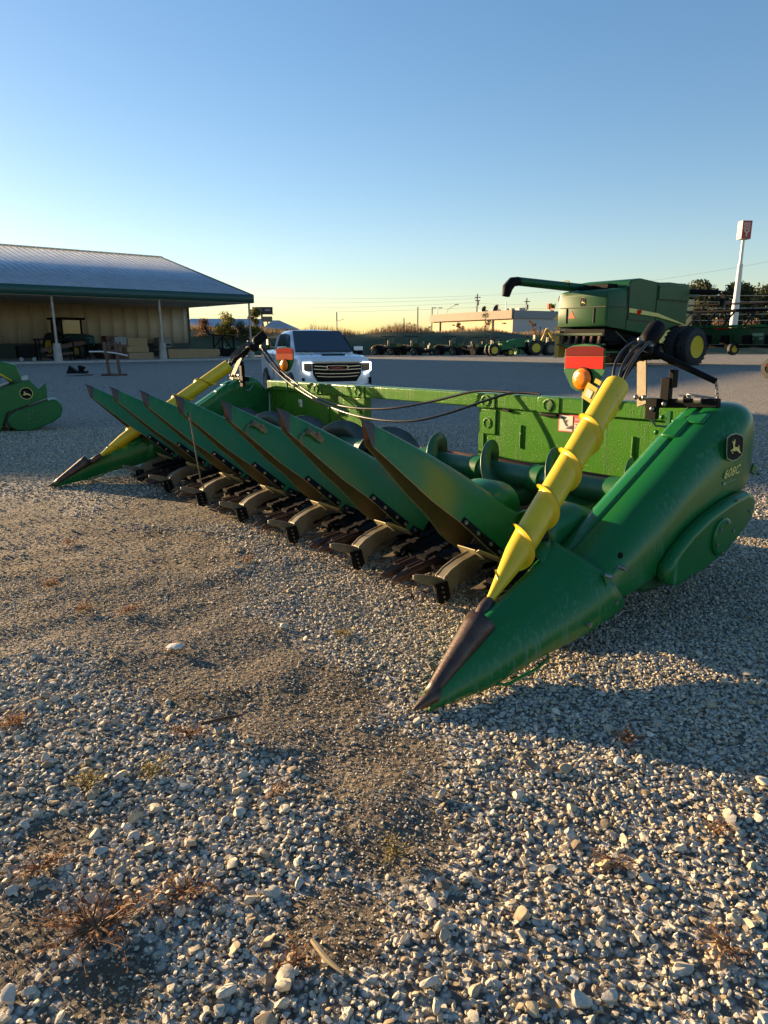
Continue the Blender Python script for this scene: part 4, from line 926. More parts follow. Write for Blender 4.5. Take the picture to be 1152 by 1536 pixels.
# lumber and cartons
specs = [(-7.8,2.2,1.7,.9,.42,.12,'card','pale timber bundle on the slab just left of the middle post, lowest in front'),
         (-7.9,2.35,1.5,.8,.36,.56,'wood','sawn plank bundle lying on top of the pale timber by the middle post'),
         (-7.6,3.2,1.4,.8,1.35,.12,'card','tall brown carton standing behind the timber bundles'),
         (-8.75,2.9,.9,.9,.9,.12,'brown','dark brown carton heap left of the timber bundles'),
         (-9.1,3.7,.8,.9,1.5,.12,'brown','tall dark carton column against the siding'),
         (-8.75,3.0,.8,.7,.5,1.04,'grey','silver grey sack of parts on the dark carton heap'),
         (-4.4,3.0,2.3,1.0,.62,.12,'wood','long tan timber bundle just right of the middle post'),
         (-2.5,3.2,1.9,.9,.60,.12,'wood','tan timber bundle between the long bundle and the black forks')]
for x, y, sx, sy, h, z, mt, lbl in specs:
    m = MB(); nm = 'timber_bundle' if mt in ('wood',) or 'timber' in lbl.split(' just')[0][:12] else 'carton'
    if mt == 'wood':
        for j in range(3): m.box((0, 0, h*(j+.5)/3), (sx*rs.uniform(.96,1), sy, h/3-.015))
        m.box((0,0,h/2), (sx*.94, sy*.96, h*.98))
    else: m.box((0,0,h/2), (sx, sy, h))
    o = m.build(nm, M[mt], None, 20, bevel=.012, loc=S2W(x, y, z), rot=(0,0,SA+rs.uniform(-.12,.12)))
    tag(o, lbl, 'timber' if nm == 'timber_bundle' else 'carton')
for k in range(3):
    o = MB(); 
    for j in range(5): o.box((0,-.5+.25*j,.11),(1.1,.13,.03))
    for x in (-.5,0,.5): o.box((x,0,.05),(.09,1.1,.09))
    o = o.build('pallet', M['grey'], None, 20, loc=S2W(-3.4, 8.6, .12+k*.42), rot=(0,0,SA)); tag(o, 'weathered grey pallet by the wall, '+('lowest','middle one','topmost')[k]+' of its stack', 'pallet', 'grey pallets by the shed wall')
    tag(MB().box((0,0,.21+.065),(1.0,1.0,.13 if k < 2 else .5)).build('grey_sack', M['grey'], None, 20, bevel=.03, loc=S2W(-3.4, 8.6, .12+k*.42+.06), rot=(0,0,SA)), 'grey load on the '+('lowest','middle','topmost')[k]+' pallet by the shed wall', 'sack', 'loads on the grey pallets')
t = under('fork_attachment', 'black steel loader fork frame at the right end of the shed', 'fork frame', -.9, 3.2)
m = MB(); m.box((0,0,.35),(2.4,.15,.5)); m.box((-.9,0,1.0),(.08,.1,1.3)); m.box((-.2,0,.95),(.08,.1,1.2)); m.box((.7,0,.9),(.08,.1,1.1)); m.bar((-1.1,0,1.6),(.8,0,1.5),.09,.09); m.bar((-.9,0,.7),(-.2,0,1.4),.07,.07); m.bar((-.1,0,1.5),(.5,0,.6),.07,.07); m.build('frame', M['black'], t, 20)
for x in (-.7,.6): m = MB(); m.box((x,-.6,.12),(.12,1.2,.05)); m.build('fork', M['black'], t, 0)
m = MB(); m.bar((-1.2,0,1.6),(-1.5,.1,2.1),.10,.08); m.build('hook', M['black'], t, 0)
def compact_tractor(loc, rz, lbl, sc=1.0, loader=True, bright=True, grp='small green and yellow tractors', canopy=False, back=False, mg='green', mr='yrim'):
    t = thing('compact_tractor', lbl, 'tractor', loc, rz, grp); t.scale = (sc, sc, sc)
    m = MB(); m.loft([[(x, -w_, z0), (x, w_, z0), (x, w_*.8, z1), (x, -w_*.8, z1)] for x, w_, z0, z1 in ((.2,.30,.6,1.20),(.9,.30,.6,1.18),(1.45,.26,.62,1.05),(1.52,.2,.65,.95))], closed=True, caps=True); m.build('hood', M[mg], t, 30, bevel=.02)
    m = MB(); m.box((.4,0,.5),(1.9,.34,.25)); m.box((-.5,0,.65),(.6,.5,.4)); m.build('chassis', M['black'], t, 20)
    for y in (-.52,.52):
        m = MB(); m.loft([[( -.5+.55*math.cos(R_(a)), y-.15, .62+.55*math.sin(R_(a))), (-.5+.55*math.cos(R_(a)), y+.15, .62+.55*math.sin(R_(a)))] for a in range(20, 161, 20)]); m.build('fender', M[mg], t, 40, solid=.03)
        wheel(t, (-.5,y*1.05,.55), .55, .32, M[mr], .58, side=(-1 if y < 0 else 1)); wheel(t, (1.15,y*.9,.34), .34, .20, M[mr], .58, side=(-1 if y < 0 else 1))
    m = MB(); m.box((-.35,0,1.02),(.45,.45,.12)); m.box((-.58,0,1.25),(.10,.45,.45)); m.build('seat', M['tan'], t, 20, bevel=.03)
    m = MB(); m.tube([(-.8,-.45,.8),(-.8,-.45,2.0),(-.8,.45,2.0),(-.8,.45,.8)], .035, 8); m.build('roll_bar', M['black'], t, 30)
    m = MB(); m.tube([(.2,0,1.1),(.0,0,1.35)], .02, 6); m.rev([(0,.17),(.02,.19),(.04,.17)], (0,0,1.34), (-.5,0,.8), 16); m.build('steering_wheel', M['black'], t, 30)
    if canopy: MB().box((-.4,0,2.05),(1.3,1.1,.07)).build('canopy', M['grey'], t, 20, bevel=.02)
    if loader:
        for y in (-.42,.42): m = MB(); m.bar((.3,y,1.3),(1.5,y,1.15),.07,.12); m.bar((1.5,y,1.15),(2.05,y,.35),.07,.12); m.bar((.3,y,.5),(.3,y,1.3),.07,.1); m.build('loader_arm', M[mg], t, 20)
        m = MB(); m.prism([(2.0,.15),(2.5,.12),(2.45,.2),(2.15,.28),(2.15,.62),(2.0,.62)], (0,-.7,0), (1,0,0), (0,0,1), (0,1.4,0)); m.build('bucket', M[mg], t, 20)
    if back:
        m = MB(); m.bar((-1.0,0,.7),(-1.5,0,1.9),.15,.18); m.bar((-1.5,0,1.9),(-2.1,0,1.0),.13,.15); m.box((-2.1,0,.7),(.3,.4,.4)); m.build('backhoe_arm', M['ochre'], t, 20)
    return t
compact_tractor(S2W(1.1, 6.5, -.1), SA-.9, 'small green tractor in the shade by the right end of the shed', .8, loader=False, grp=None)
# ================================================================= berm, far ground cover
xs = np.linspace(-70, 130, 120)
def berm_top(x): return 2.32+.18*math.sin(x*.21)+.10*math.sin(x*.63+1)-.9*smooth01(22, 45, x)
def berm_base(x): return 66.5+.12*x+1.2*math.sin(x*.09) if x > -10 else 65.3-.02*x
m = MB(); secs = []
for x in xs:
    b0 = berm_base(x); tp = berm_top(x); s = []
    for y, u in ((b0, 0), (b0+1.2, .10), (b0+3, .36), (b0+5.5, .72), (b0+8, .95), (b0+10, 1.0), (b0+16, .97), (b0+24, .5), (b0+34, .0)): s.append((x, y, G(x, y)-.05+u*(tp-G(x, y))+(rs.uniform(-.05,.05) if 0 < u < .97 else 0)))
    secs.append(s)
tag(m.loft(secs).build('grass_berm', M['grass'], None, 70, fix=False), kind='structure')
m = MB()
for i in range(15000):
    x = rs.uniform(-34, 60); b0 = berm_base(x); y = b0+8.2+rs.uniform(0, 5)
    if math.sin(x*.5)+.6*math.sin(x*1.7+2) < -.9 and rs.random() < .6: continue
    z = berm_top(x)-.15; h = rs.uniform(.25, .95)*(1.0+.35*math.sin(x*.8)); a = rs.uniform(0, 3.14); wd = .035
    dx, dy = math.cos(a)*wd, math.sin(a)*wd; lx_, ly_ = rs.gauss(0,.12), rs.gauss(0,.12)
    m.add([(x-dx,y-dy,z),(x+dx,y+dy,z),(x+lx_,y+ly_,z+h*(.62 if 5 < x < 24 else 1))], [(0,1,2)])
tag(m.build('dry_grass', M['leafdry'], None, 0, fix=False), 'fringe of tall dry brown grass along the top of the berm', 'dry grass', kind='stuff')
def leaf_cloud(mb, blobs, n, size, r):
    for i in range(n):
        c, R = r.choice(blobs); d = Vector((r.gauss(0,1), r.gauss(0,1), r.gauss(0,1))).normalized()*(R*(r.random()**.45)); p = Vector(c)+Vector((d.x, d.y, d.z*.8))
        u = Vector((r.uniform(-1,1), r.uniform(-1,1), r.uniform(-1,1))).normalized()*size*r.uniform(.5,1.3); v = u.cross(Vector((r.uniform(-1,1), r.uniform(-1,1), r.uniform(-1,1)))).normalized()*size*r.uniform(.35,.8)
        mb.add([p-u, p+v, p+u, p-v], [(0,1,2,3)])
def tree(nm, lbl, cat, loc, h, w_, lm, seed, n=900, size=.12, trunk=.09, base=.25, grp=None, blobs=14, bare=False):
    r = random.Random(seed); t = thing(nm, lbl, cat, loc, 0, grp); m = MB(); m.tube([(0,0,-.3),(r.uniform(-.05,.05)*h,0,h*.4),(r.uniform(-.06,.06)*h,r.uniform(-.05,.05)*h,h*.8)], [trunk, trunk*.7, trunk*.2], 8)
    B = []
    for i in range(blobs):
        u = r.random(); z = h*(base+(1-base)*u*.92); rad = w_*math.sqrt(max(.05, 1-(2*u-.9)**2*.9))*.62; a = r.uniform(0, 6.28); q = rad*r.random()**.6; c = (q*math.cos(a), q*math.sin(a), z); B.append((c, w_*r.uniform(.22,.46)))
        m.tube([(0,0,z*.6), ((c[0])*.5, c[1]*.5, z*.82), c], [trunk*.45, trunk*.25, trunk*.08], 5)
    if bare:
        for i in range(90):
            c, R = r.choice(B); p = Vector(c); m.tube([p*.8, p+Vector((r.gauss(0,.4)*R*2, r.gauss(0,.4)*R*2, abs(r.gauss(.4,.3))*R*2))], [trunk*.14, trunk*.05], 3)
    m.build('trunk', M['bark'], t, 60)
    m = MB(); leaf_cloud(m, B, n, size, r); m.build('crown', lm, t, 0, fix=False); return t
def at(u, Y): return (u-576)/F*(Y*.971)*1.0
# yellowing trees by the shed's right end
tree('leafy_tree', 'rounded yellow-green tree just right of the shed wall', 'tree', (-15.9, 72, 1.0), 3.5, 1.7, M['leafy'], 1, 3600, .09, grp='yellowing trees beyond the shed')
tree('leafy_tree', 'tall yellow-green tree in front of the dark billboard', 'tree', (-12.8, 72, 1.0), 3.6, 1.25, M['leafy'], 2, 3600, .09, grp='yellowing trees beyond the shed')
tree('brown_shrub', 'reddish brown shrub between the shed wall and the yellow trees', 'shrub', (-17.9, 72, 1.3), 2.3, 1.5, M['leafb'], 3, 1700, .08, blobs=9, base=.1)
tree('green_shrub', 'low dark bush at the foot of the yellow trees', 'shrub', (-14.3, 71.5, .9), 2.2, 1.7, M['leafd'], 31, 1700, .09, blobs=9, base=.1)
for i, (x, y, h, w_, lm, lbl) in enumerate(((11.2,80,2.3,1.0,'leafd','sparse dark shrub against the lit cream wall'),(19.6,80,2.1,1.5,'leafy','yellow-green shrub before the shaded end wall of the flat building'),(17.3,84,2.3,.7,'leafb','thin brown bush at the corner of the flat building'),(8.6,81,1.2,.7,'leafb','low brown bush under the left part of the cream wall'))):
    tree('shrub', lbl, 'shrub', (x, y, berm_top(x)-.2), h, w_, M[lm], 40+i, 700 if i else 420, .075, base=.15, blobs=10, trunk=.04)
tree('slender_tree', 'small lone treetop standing beyond the shaded end wall', 'tree', (23.4, 101, .2), 6.4, .8, M['leafy'], 9, 420, .13, base=.72, blobs=8, trunk=.07)
tree('bare_tree', 'leafless pale tree rising behind the truck roof', 'tree', (-11.2, 110, .2), 4.1, 1.3, M['leafb'], 10, 60, .08, base=.35, blobs=12, trunk=.06, bare=True)
tree('bare_tree', 'leafless tree behind the flat roof near the utility poles', 'tree', (22.8, 118, .2), 7.2, 1.6, M['leafb'], 12, 60, .09, base=.45, blobs=12, trunk=.07, bare=True)
# big evergreens on the right
for i, (x, h, w_, n) in enumerate(((61.0,11.8,5.6,6500),(67.0,13.2,6.4,7500),(73.0,12.6,6.2,6500),(79.5,12.2,6.6,7000),(86.5,13.6,6.2,6500))):
    tree('evergreen_tree', ['dark evergreen tree directly behind the combine cab','tallest dark evergreen left of the sign pole','dark evergreen tree right behind the sign pole','broad dark evergreen right of the sign pole','dark evergreen tree at the right edge of the picture'][i], 'tree', (x, 150+3*(i % 2), 0), h, w_, M['leafd'], 20+i, n, .36, trunk=.3, base=.12, blobs=26, grp='dark evergreens behind the sign')
for i, x in enumerate((56,64,70.5,77,84.5)):
    tree('brown_tree', ['low brown tree under the reel of the far header, leftmost','low brown tree under the reel, second from the left','low brown tree left of the pair of orange poles','low brown tree between the pair of orange poles','low brown tree at the right edge under the evergreens'][i], 'tree', (x, 138, 0), 5.2, 3.6, M['leafb'], 60+i, 1500, .24, trunk=.12, base=.05, blobs=16, grp='brown trees below the evergreens')
m = MB(); r = random.Random(77)
for i in range(240):
    x = r.uniform(-60, 46); y = r.uniform(150, 175); h = r.uniform(2.6, 4.9)*(.8+.35*math.sin(x*.13)+.15*math.sin(x*.5)); B = [((x+r.gauss(0,1), y, h*q), r.uniform(.8,1.6)) for q in (.45,.7,.9)]; leaf_cloud(m, B, 70, .3, r)
tag(m.build('far_treeline', M['leafb'], None, 0, fix=False), 'low brown far-off treeline along the horizon', 'treeline', kind='stuff')
# ================================================================= far buildings
def frame_thing(nm, lbl, cat, p, q, z0):
    a = math.atan2(q[1]-p[1], q[0]-p[0]); return thing(nm, lbl, cat, (p[0], p[1], z0), a), math.hypot(q[0]-p[0], q[1]-p[1])
b, Lw = frame_thing('flat_roofed_building', 'long low flat-roofed cream building with a brown parapet beyond the berm', 'building', (7.0, 104), (15.7, 88), 0)
MB().box((Lw/2, 6.2, 2.0),(Lw, 12.4, 4.3)).build('wall', [M['bwall']], b, 0)
# end wall in a cooler grey: its shade is put into the colour
MB().box((Lw+.04, 6.2, 2.0),(.08, 12.3, 4.28)).build('end_wall', M['bwall2'], b, 0)
MB().box((Lw/2, -.12, 4.6),(Lw+.4, .5, 1.0)).build('parapet', M['bcorn'], b, 0)
MB().box((Lw+.1, 6.2, 4.6),(.4, 12.6, .92)).build('parapet', M['grey'], b, 0)  # end parapet greyer than the front one, shade painted into its colour
for x in (2.0, 14.2): MB().box((x, -.08, 2.0),(.14,.12,4.2)).build('downpipe', M['bcorn'], b, 0)
for x in (5.2, 16.4): MB().box((x,-.10,3.6),(.5,.16,.12)).build('wall_lamp', M['brown'], b, 0)
MB().box((Lw+.10, 6.6, 1.6),(.06,1.0,1.9)).build('door', M['brown'], b, 0)
for x, y, R, nm in ((8.5,3,.42,'satellite_dish'),(11.2,3,.50,'satellite_dish')):
    m = MB(); m.rev([(0,R*.1),(.10,R*.6),(.25,R),(.27,R),(.13,R*.6),(.03,R*.05)], (x,y,5.55), (.2,-1,.35), 20); m.build(nm, M['lblk'], b, 40); MB().cyl((x,y,4.2),(x,y,5.5),.06,n=8).build('dish_post', M['grey'], b, 30)
for x, s_ in ((6.6,1.1),(9.6,.7),(13.0,.9),(14.6,.9)): MB().box((x,4,5.1),(s_,1.0,.9)).build('roof_unit', M['grey'], b, 0)
b = thing('gabled_building', 'distant brown building with a pale blue gabled roof left of the truck', 'building', (-17.5, 105, 0), 0)
MB().box((2.2,3,1.6),(4.3,6,3.4)).build('wall', M['brown'], b, 0)
MB().add([(-.2,-.2,3.15),(4.6,-.2,3.15),(2.2,.6,4.35),(1.2,.6,4.35),(4.6,6,3.15),(-.2,6,3.15)], [(0,1,2,3),(1,4,2),(0,3,5),(3,2,4,5)]).build('roof', M['roofm'], b, 0, solid=.08)
b = thing('long_building', 'long distant building with a pale blue roof seen under the shed eave', 'building', (-31, 115, 0), .12)
MB().box((5.5,4,1.9),(11.5,8,3.8)).build('wall', M['brown'], b, 0)
MB().add([(-.4,-.4,3.7),(11.4,-.4,3.7),(11.4,4,5.0),(-.4,4,5.0),(11.4,8.4,3.7),(-.4,8.4,3.7)], [(0,1,2,3),(3,2,4,5)]).build('roof', M['roofm'], b, 0, solid=.08)
t = thing('billboard', 'dark roadside billboard above the yellowing trees', 'billboard', (-20.1, 120, 0), 0)
MB().box((0,0,6.35),(3.3,.25,1.15)).build('panel', M['lblk'], t, 0)
m = MB(); m.box((-.55,-.14,6.55),(1.0,.03,.14)); m.box((-.45,-.14,6.25),(.8,.03,.08)); m.box((.85,-.14,6.45),(.9,.03,.35)); m.build('faded_print', M['grey'], t, 0)
MB().box((.1,-.1,5.75),(3.6,.5,.06)).build('catwalk', M['brown'], t, 0)
MB().cyl((-.2,.1,0),(-.2,.1,5.8),.16,n=10).build('column', M['brown'], t, 40)
t = thing('roadside_sign', 'lower brown sign board below and right of the billboard', 'sign', (-19.2, 119, 0), 0)
MB().box((0,0,4.95),(1.6,.2,.85)).build('panel', M['bcorn'], t, 0); MB().cyl((0,.1,0),(0,.1,4.6),.1,n=8).build('column', M['brown'], t, 40)
# tall pole sign on the right
t = thing('pole_sign', 'tall leaning-looking white pole carrying a faded red box sign above the far header', 'sign', (53.3, 110, 0), R_(6))
m = MB(); m.rev([(0,.62),(7.6,.50),(7.65,.44),(12.6,.36),(12.65,.24),(16.2,.22)], (0,0,0), (0,0,1), 24); m.build('pole', M['metalp'], t, 40)
MB().box((0,0,17.35),(1.5,1.25,2.55)).build('sign_box', M['bwall2'], t, 0, bevel=.02)
fc = MB().box((0,-.64,17.35),(1.42,.03,2.45)).build('sign_face', M['redsign'], t, 0)
m = MB(); put_text(m, 'EEE', (0,-.665,17.9), (0,0,-1), (1,0,0), 0.01); m = MB()
for z in (18.25,17.98,17.71,17.44): m.box((-.02,-.66,z),(1.0,.02,.12))
m.box((-.45,-.66,18.1),(.12,.02,.3)); m.box((-.45,-.66,17.58),(.12,.02,.3)); m.build('sign_letter', M['label'], fc, 0)
m = MB(); put_text(m, 'Y', (0,-.67,16.42), (1,0,0), (0,0,1), .85, 1.2, bold=.02, center=True); m.build('sign_letter', M['label'], fc, 0, fix=False)
MB().box((1.05,0,17.35),(.0,.0,.0)) 
# utility poles and wires
PL = [(5.6,120,6.95,.11),(14.1,110,8.35,.12),(21.6,110,7.75,.12),(9.3,140,7.8,.12),(-8.5,130,6.5,.12),(4.15,150,6.1,.12),(16.8,100,6.7,.08)]
PLL = ['utility pole left of the flat building, the nearest of the left three','tallest utility pole rising above the satellite dishes','utility pole above the right part of the flat roof','thin utility pole at the left end of the flat building','utility pole rising behind the truck roof','short far utility pole between the truck and the flat building','pale thin pole under the unloading spout']
for i, (x, y, z, rr) in enumerate(PL):
    t = thing('utility_pole', PLL[i], 'utility pole', (x, y, 0), 0, 'utility poles beyond the berm')
    MB().cyl((0,0,0),(0,0,z),rr*1.1,rr*.8,8).build('pole', M['polew'] if i < 6 else M['metalp'], t, 40)
    if i in (1,2): MB().box((.05,-.05,z-.5),(.9,.12,.12)).build('crossarm', M['polew'], t, 0); MB().box((.1,-.15,z-1.3),(.3,.3,.7)).build('transformer', M['grey'], t, 0)
    if i == 1: MB().box((.05,-.05,z-.95),(.8,.12,.12)).build('crossarm', M['polew'], t, 0)
t = thing('lot_lamp', 'short double-headed lot lamp behind the cream building', 'street lamp', (8.1,110,0)); MB().cyl((0,0,0),(0,0,6.3),.09,.07,8).build('pole', M['metalp'], t, 40)
for s_ in (-1,1): MB().box((.45*s_,0,6.33),(.6,.3,.12)).build('lamp_head', M['grey'], t, 0)
t = thing('street_lamp', 'cobra-head street lamp arching to the right above the cream building', 'street lamp', (9.4,110,0)); MB().tube([(0,0,0),(0,0,5.6),(.3,0,6.1),(1.4,0,6.75)], [.09,.07,.06,.05], 8).build('pole', M['metalp'], t, 40); MB().box((1.6,0,6.8),(.6,.25,.12)).build('lamp_head', M['grey'], t, 0)
t = thing('street_lamp', 'small far street lamp just right of the pole behind the truck', 'street lamp', (-7.3,126,0)); MB().tube([(-.9,0,0),(-.9,0,4.8),(.4,0,5.2)], .05, 6).build('pole', M['metalp'], t, 40)
k = 0
for (a, b_, sag) in (((-60,150,12.5),(14.1,110,8.1),1.3),((14.1,110,8.1),(60,95,13.5),1.2),((-60,150,11.2),(14.1,110,7.7),1.3),((-60,150,9.6),(14.1,110,7.1),1.1),((14.1,110,7.1),(21.6,110,6.9),.2),((-60,150,8.6),(14.1,110,6.4),1.0),((14.1,110,6.4),(60,100,7.5),.8)):
    A, B_ = Vector(a), Vector(b_); pts = [A.lerp(B_, t_)-Vector((0,0,sag*4*t_*(1-t_))) for t_ in np.linspace(0,1,14)]; k += 1
    tag(MB().tube(pts, .014, 4).build('power_line', M['wire'], None, 60), ['highest power line left of the tallest pole','power line from the tallest pole off to the right, above the spout','second power line left of the tallest pole','third power line left of the tallest pole','short power line between the two tall poles','lowest power line left of the tallest pole','lower power line right of the tallest pole'][k-1], 'power line', 'power lines')
for i in range(5):
    z = 9.6-1.05*i; A, B_ = Vector((46,128,z-.2)), Vector((90,128,z+.5)); pts = [A.lerp(B_, t_)-Vector((0,0,.5*4*t_*(1-t_))) for t_ in np.linspace(0,1,10)]
    tag(MB().tube(pts, .03, 4).build('power_line', M['metalp'], None, 60), ['topmost','second','third','fourth','lowest'][i]+' of the pale wires crossing the dark evergreens', 'power line', 'pale wires before the evergreens')
for i, (x, z) in enumerate(((70.2,8.1),(73.6,9.2))):
    t = thing('utility_pole', ['shorter sunlit orange-brown pole before the evergreens','taller sunlit orange-brown pole at the right edge'][i], 'utility pole', (x, 127, 0), 0, 'sunlit poles before the evergreens'); MB().cyl((0,0,0),(0,0,z),.2,.14,8).build('pole', M['post'], t, 40)

# the store beside the shed, just outside the picture on the left: its long shadow lies across the yard
t = thing('store_building', 'plain tan metal store building standing left of the equipment shed', 'building', (0, 0, 0))
fp = [(-62,38.3),(-27.2,32.6),(-26.9,36.2),(-37.5,49.2),(-62,52)]
MB().prism(fp, (0,0,0), (1,0,0), (0,1,0), (0,0,7.4)).build('wall', M['siding'], t, 0)
MB().prism([(-62.3,37.9),(-26.9,32.2),(-26.6,36.4),(-37.3,49.5),(-62.3,52.4)], (0,0,7.4), (1,0,0), (0,1,0), (0,0,.7)).build('parapet', M['fascia'], t, 0)
# ================================================================= pickup truck
def make_truck():
    t = thing('pickup_truck', 'white crew cab pickup truck facing the camera beyond the header', 'truck', (-1.22, 18.45, G(-1.2, 20)-.02), 0)
    t.rotation_euler = (0, 0, math.atan2(-.94, .33))    # local +x points to the front
    M['tw'] = mat('white_car_paint', (.66,.69,.73), .22, coat=.6); M['chrome'] = mat('chrome', (.42,.42,.44), .22, metal=1); M['lampw'] = mat('lamp_strip', (.8,.82,.85), .3, emit=((.9,.95,1), 1.2))
    hw_ = 1.0
    # lower body: loft along x from the rear (-5.7) to the nose (0)
    st = [(-5.85,.92,.60,1.28),(-5.8,.97,.52,1.34),(-4.2,1.0,.48,1.36),(-1.75,1.0,.48,1.32),(-1.3,.99,.48,1.30),(-.6,.98,.45,1.27),(-.2,.95,.42,1.22),(-.04,.90,.40,1.14),(0,.84,.42,1.05)]
    secs = []
    for x, w_, z0, z1 in st:
        secs.append([(x, -w_*.96, z0), (x, -w_, z0+.12), (x, -w_*1.01, (z0+z1)/2), (x, -w_*.985, z1-.10), (x, -w_*.90, z1-.02), (x, -w_*.5, z1+.015), (x, 0, z1+.02), (x, w_*.5, z1+.015), (x, w_*.90, z1-.02), (x, w_*.985, z1-.10), (x, w_*1.01, (z0+z1)/2), (x, w_, z0+.12), (x, w_*.96, z0)])
    body = MB().loft(secs, closed=True, caps=True).build('body', M['tw'], t, 40)
    # cab
    cs = []
    for x, w0, w1, z0, z1 in ((-4.05,.88,.80,1.30,1.62),(-3.95,.88,.76,1.30,1.84),(-3.5,.90,.74,1.30,1.92),(-2.7,.90,.74,1.30,1.93),(-2.15,.90,.74,1.30,1.88),(-1.75,.91,.80,1.28,1.62),(-1.35,.92,.88,1.26,1.32)):
        cs.append([(x,-w0,z0),(x,-w1-.02,z1-.09),(x,-w1*.86,z1-.01),(x,0,z1+.02),(x,w1*.86,z1-.01),(x,w1+.02,z1-.09),(x,w0,z0)])
    cab = MB().loft(cs, closed=True, caps=True).build('cab', M['tw'], t, 40)
    m = MB(); m.add([(-1.33,-.80,1.345),(-1.33,.80,1.345),(-2.13,.69,1.885),(-2.13,-.69,1.885)], [(0,1,2,3)]); m.build('windscreen', M['glass'], cab, 0, solid=.05)
    for s_ in (-1, 1):
        for q in ([(-1.62,.915,1.36),(-2.45,.915,1.36),(-2.45,.785,1.82),(-2.10,.79,1.80)], [(-2.58,.915,1.36),(-3.45,.915,1.36),(-3.35,.785,1.80),(-2.58,.785,1.82)]):
            m = MB(); m.add([(x, s_*(y+.008), z) for x, y, z in q], [(0,1,2,3)]); m.build('side_window', M['glass'], cab, 0, solid=.015)
        m = MB(); m.box((-1.75, s_*1.10, 1.36), (.14,.28,.26)); mr = m.build('mirror', M['black'], t, 30, bevel=.03); 
        m = MB(); m.box((-1.69, s_*1.10, 1.42), (.10,.27,.12)); m.build('mirror_cap', M['tw'], mr, 30, bevel=.02)
        m = MB(); m.box((-1.75, s_*.96, 1.34), (.06,.2,.05)); m.build('mirror_arm', M['black'], mr, 0)
        # headlamp block, bright bracket-shaped strip
        hl = MB(); hl.box((-.055, s_*.80, .98), (.14,.26,.24)); hl = hl.build('headlight', M['glass'], t, 30, bevel=.02)
        m = MB(); m.box((.02, s_*.78, 1.085), (.03,.26,.03)); m.box((.005, s_*.905, .98), (.06,.035,.22)); m.bar((.0,s_*.905,.88),(.03,s_*.74,.79),.035,.035); m.build('light_strip', M['lampw'], hl, 0)
        m = MB(); m.box((.005, s_*.90, .60), (.05,.07,.20)); m.build('side_intake', M['black'], t, 20, bevel=.01)
        m = MB(); m.box((-1.15, s_*1.0, 1.10), (.22,.02,.10)); m.build('fender_vent', M['black'], t, 0)
        for x in (-1.05, -4.75):
            m = MB(); m.rev([(-.02,.48),(-.02,.0)] , (x, s_*1.0, .42), (0, s_, 0), 28); m.build('wheel_arch', M['black'], t, 40)
            wheel(t, (x, s_*.92, .40), .42, .27, M['steel'], .62, side=s_)
    for s_ in (-1, 1):
        for x in (-1.62, -2.52, -3.52):
            m = MB(); m.box((x, s_*1.008, .92), (.012,.012,.80)); m.build('door_seam', M['lblk'], body, 0)
        for x in (-2.4, -3.35): m = MB(); m.box((x, s_*1.02, 1.14), (.20,.03,.035)); m.build('door_handle', M['chrome'], body, 20, bevel=.008)
        m = MB(); m.box((-2.5, s_*.98, .46), (2.2,.10,.05)); m.build('running_board', M['black'], body, 20)
    # grille
    g = MB(); g.prism([(-.66,1.06),(.66,1.06),(.64,.78),(.52,.60),(-.52,.60),(-.64,.78)], (.0,0,0), (0,1,0), (0,0,1), (.03,0,0)); g = g.build('grille', M['black'], t, 20)
    m = MB()
    for z, w_ in ((.98,.62),(.90,.63),(.80,.60),(.72,.55)):
        m.bar((.04,-w_,z+.02),(.04,-.26,z),.02,.02); m.bar((.04,.26,z),(.04,w_,z+.02),.02,.02)
        if z < .85: m.bar((.04,-.27,z),(.04,.27,z),.02,.02)
    m.build('grille_bar', M['chrome'], g, 0)
    MB().box((.03,0,1.095),(.05,1.36,.035)).build('grille_trim', M['chrome'], g, 20, bevel=.01)
    m = MB(); m.prism([(-.27,1.01),(.27,1.01),(.30,.95),(.22,.89),(-.22,.89),(-.30,.95)], (.035,0,0), (0,1,0), (0,0,1), (.02,0,0)); bz = m.build('emblem_plate', M['chrome'], g, 0)
    m = MB(); m.prism([(-.245,1.0),(.245,1.0),(.275,.95),(.205,.90),(-.205,.90),(-.275,.95)], (.056,0,0), (0,1,0), (0,0,1), (.004,0,0)); m.build('emblem_field', M['black'], bz, 0)
    m = MB(); put_text(m, 'GMC', (.064,0,.912), (0,1,0), (0,0,1), .072, 1.75, bold=.035, center=True); m.build('emblem_letters', M['dredl'], bz, 0, fix=False)
    MB().box((.03,0,.47),(.10,1.80,.13)).build('bumper', M['chrome'], t, 30, bevel=.03)
    MB().box((.02,0,.63),(.06,.9,.04)).build('lower_bar', M['black'], t, 0)
    m = MB(); m.box((-.34,0,1.275),(.12,.62,.03)); m.build('hood_scoop', M['black'], t, 20, bevel=.01)
    m = MB(); m.loft([[(-1.25,y*.62,1.315),(-.55,y*.58,1.30)] for y in (-1,-.8)]); m.loft([[(-1.25,y*.62,1.315),(-.55,y*.58,1.30)] for y in (.8,1)]); m.build('hood_crease', M['tw'], t, 0, solid=.02)
    MB().box((-5.0,0,1.30),(1.5,1.5,.05)).build('bed_cover', M['black'], t, 0)
    return t
M['dredl'] = mat('red_letters', (.35,.05,.05), .4)
make_truck()
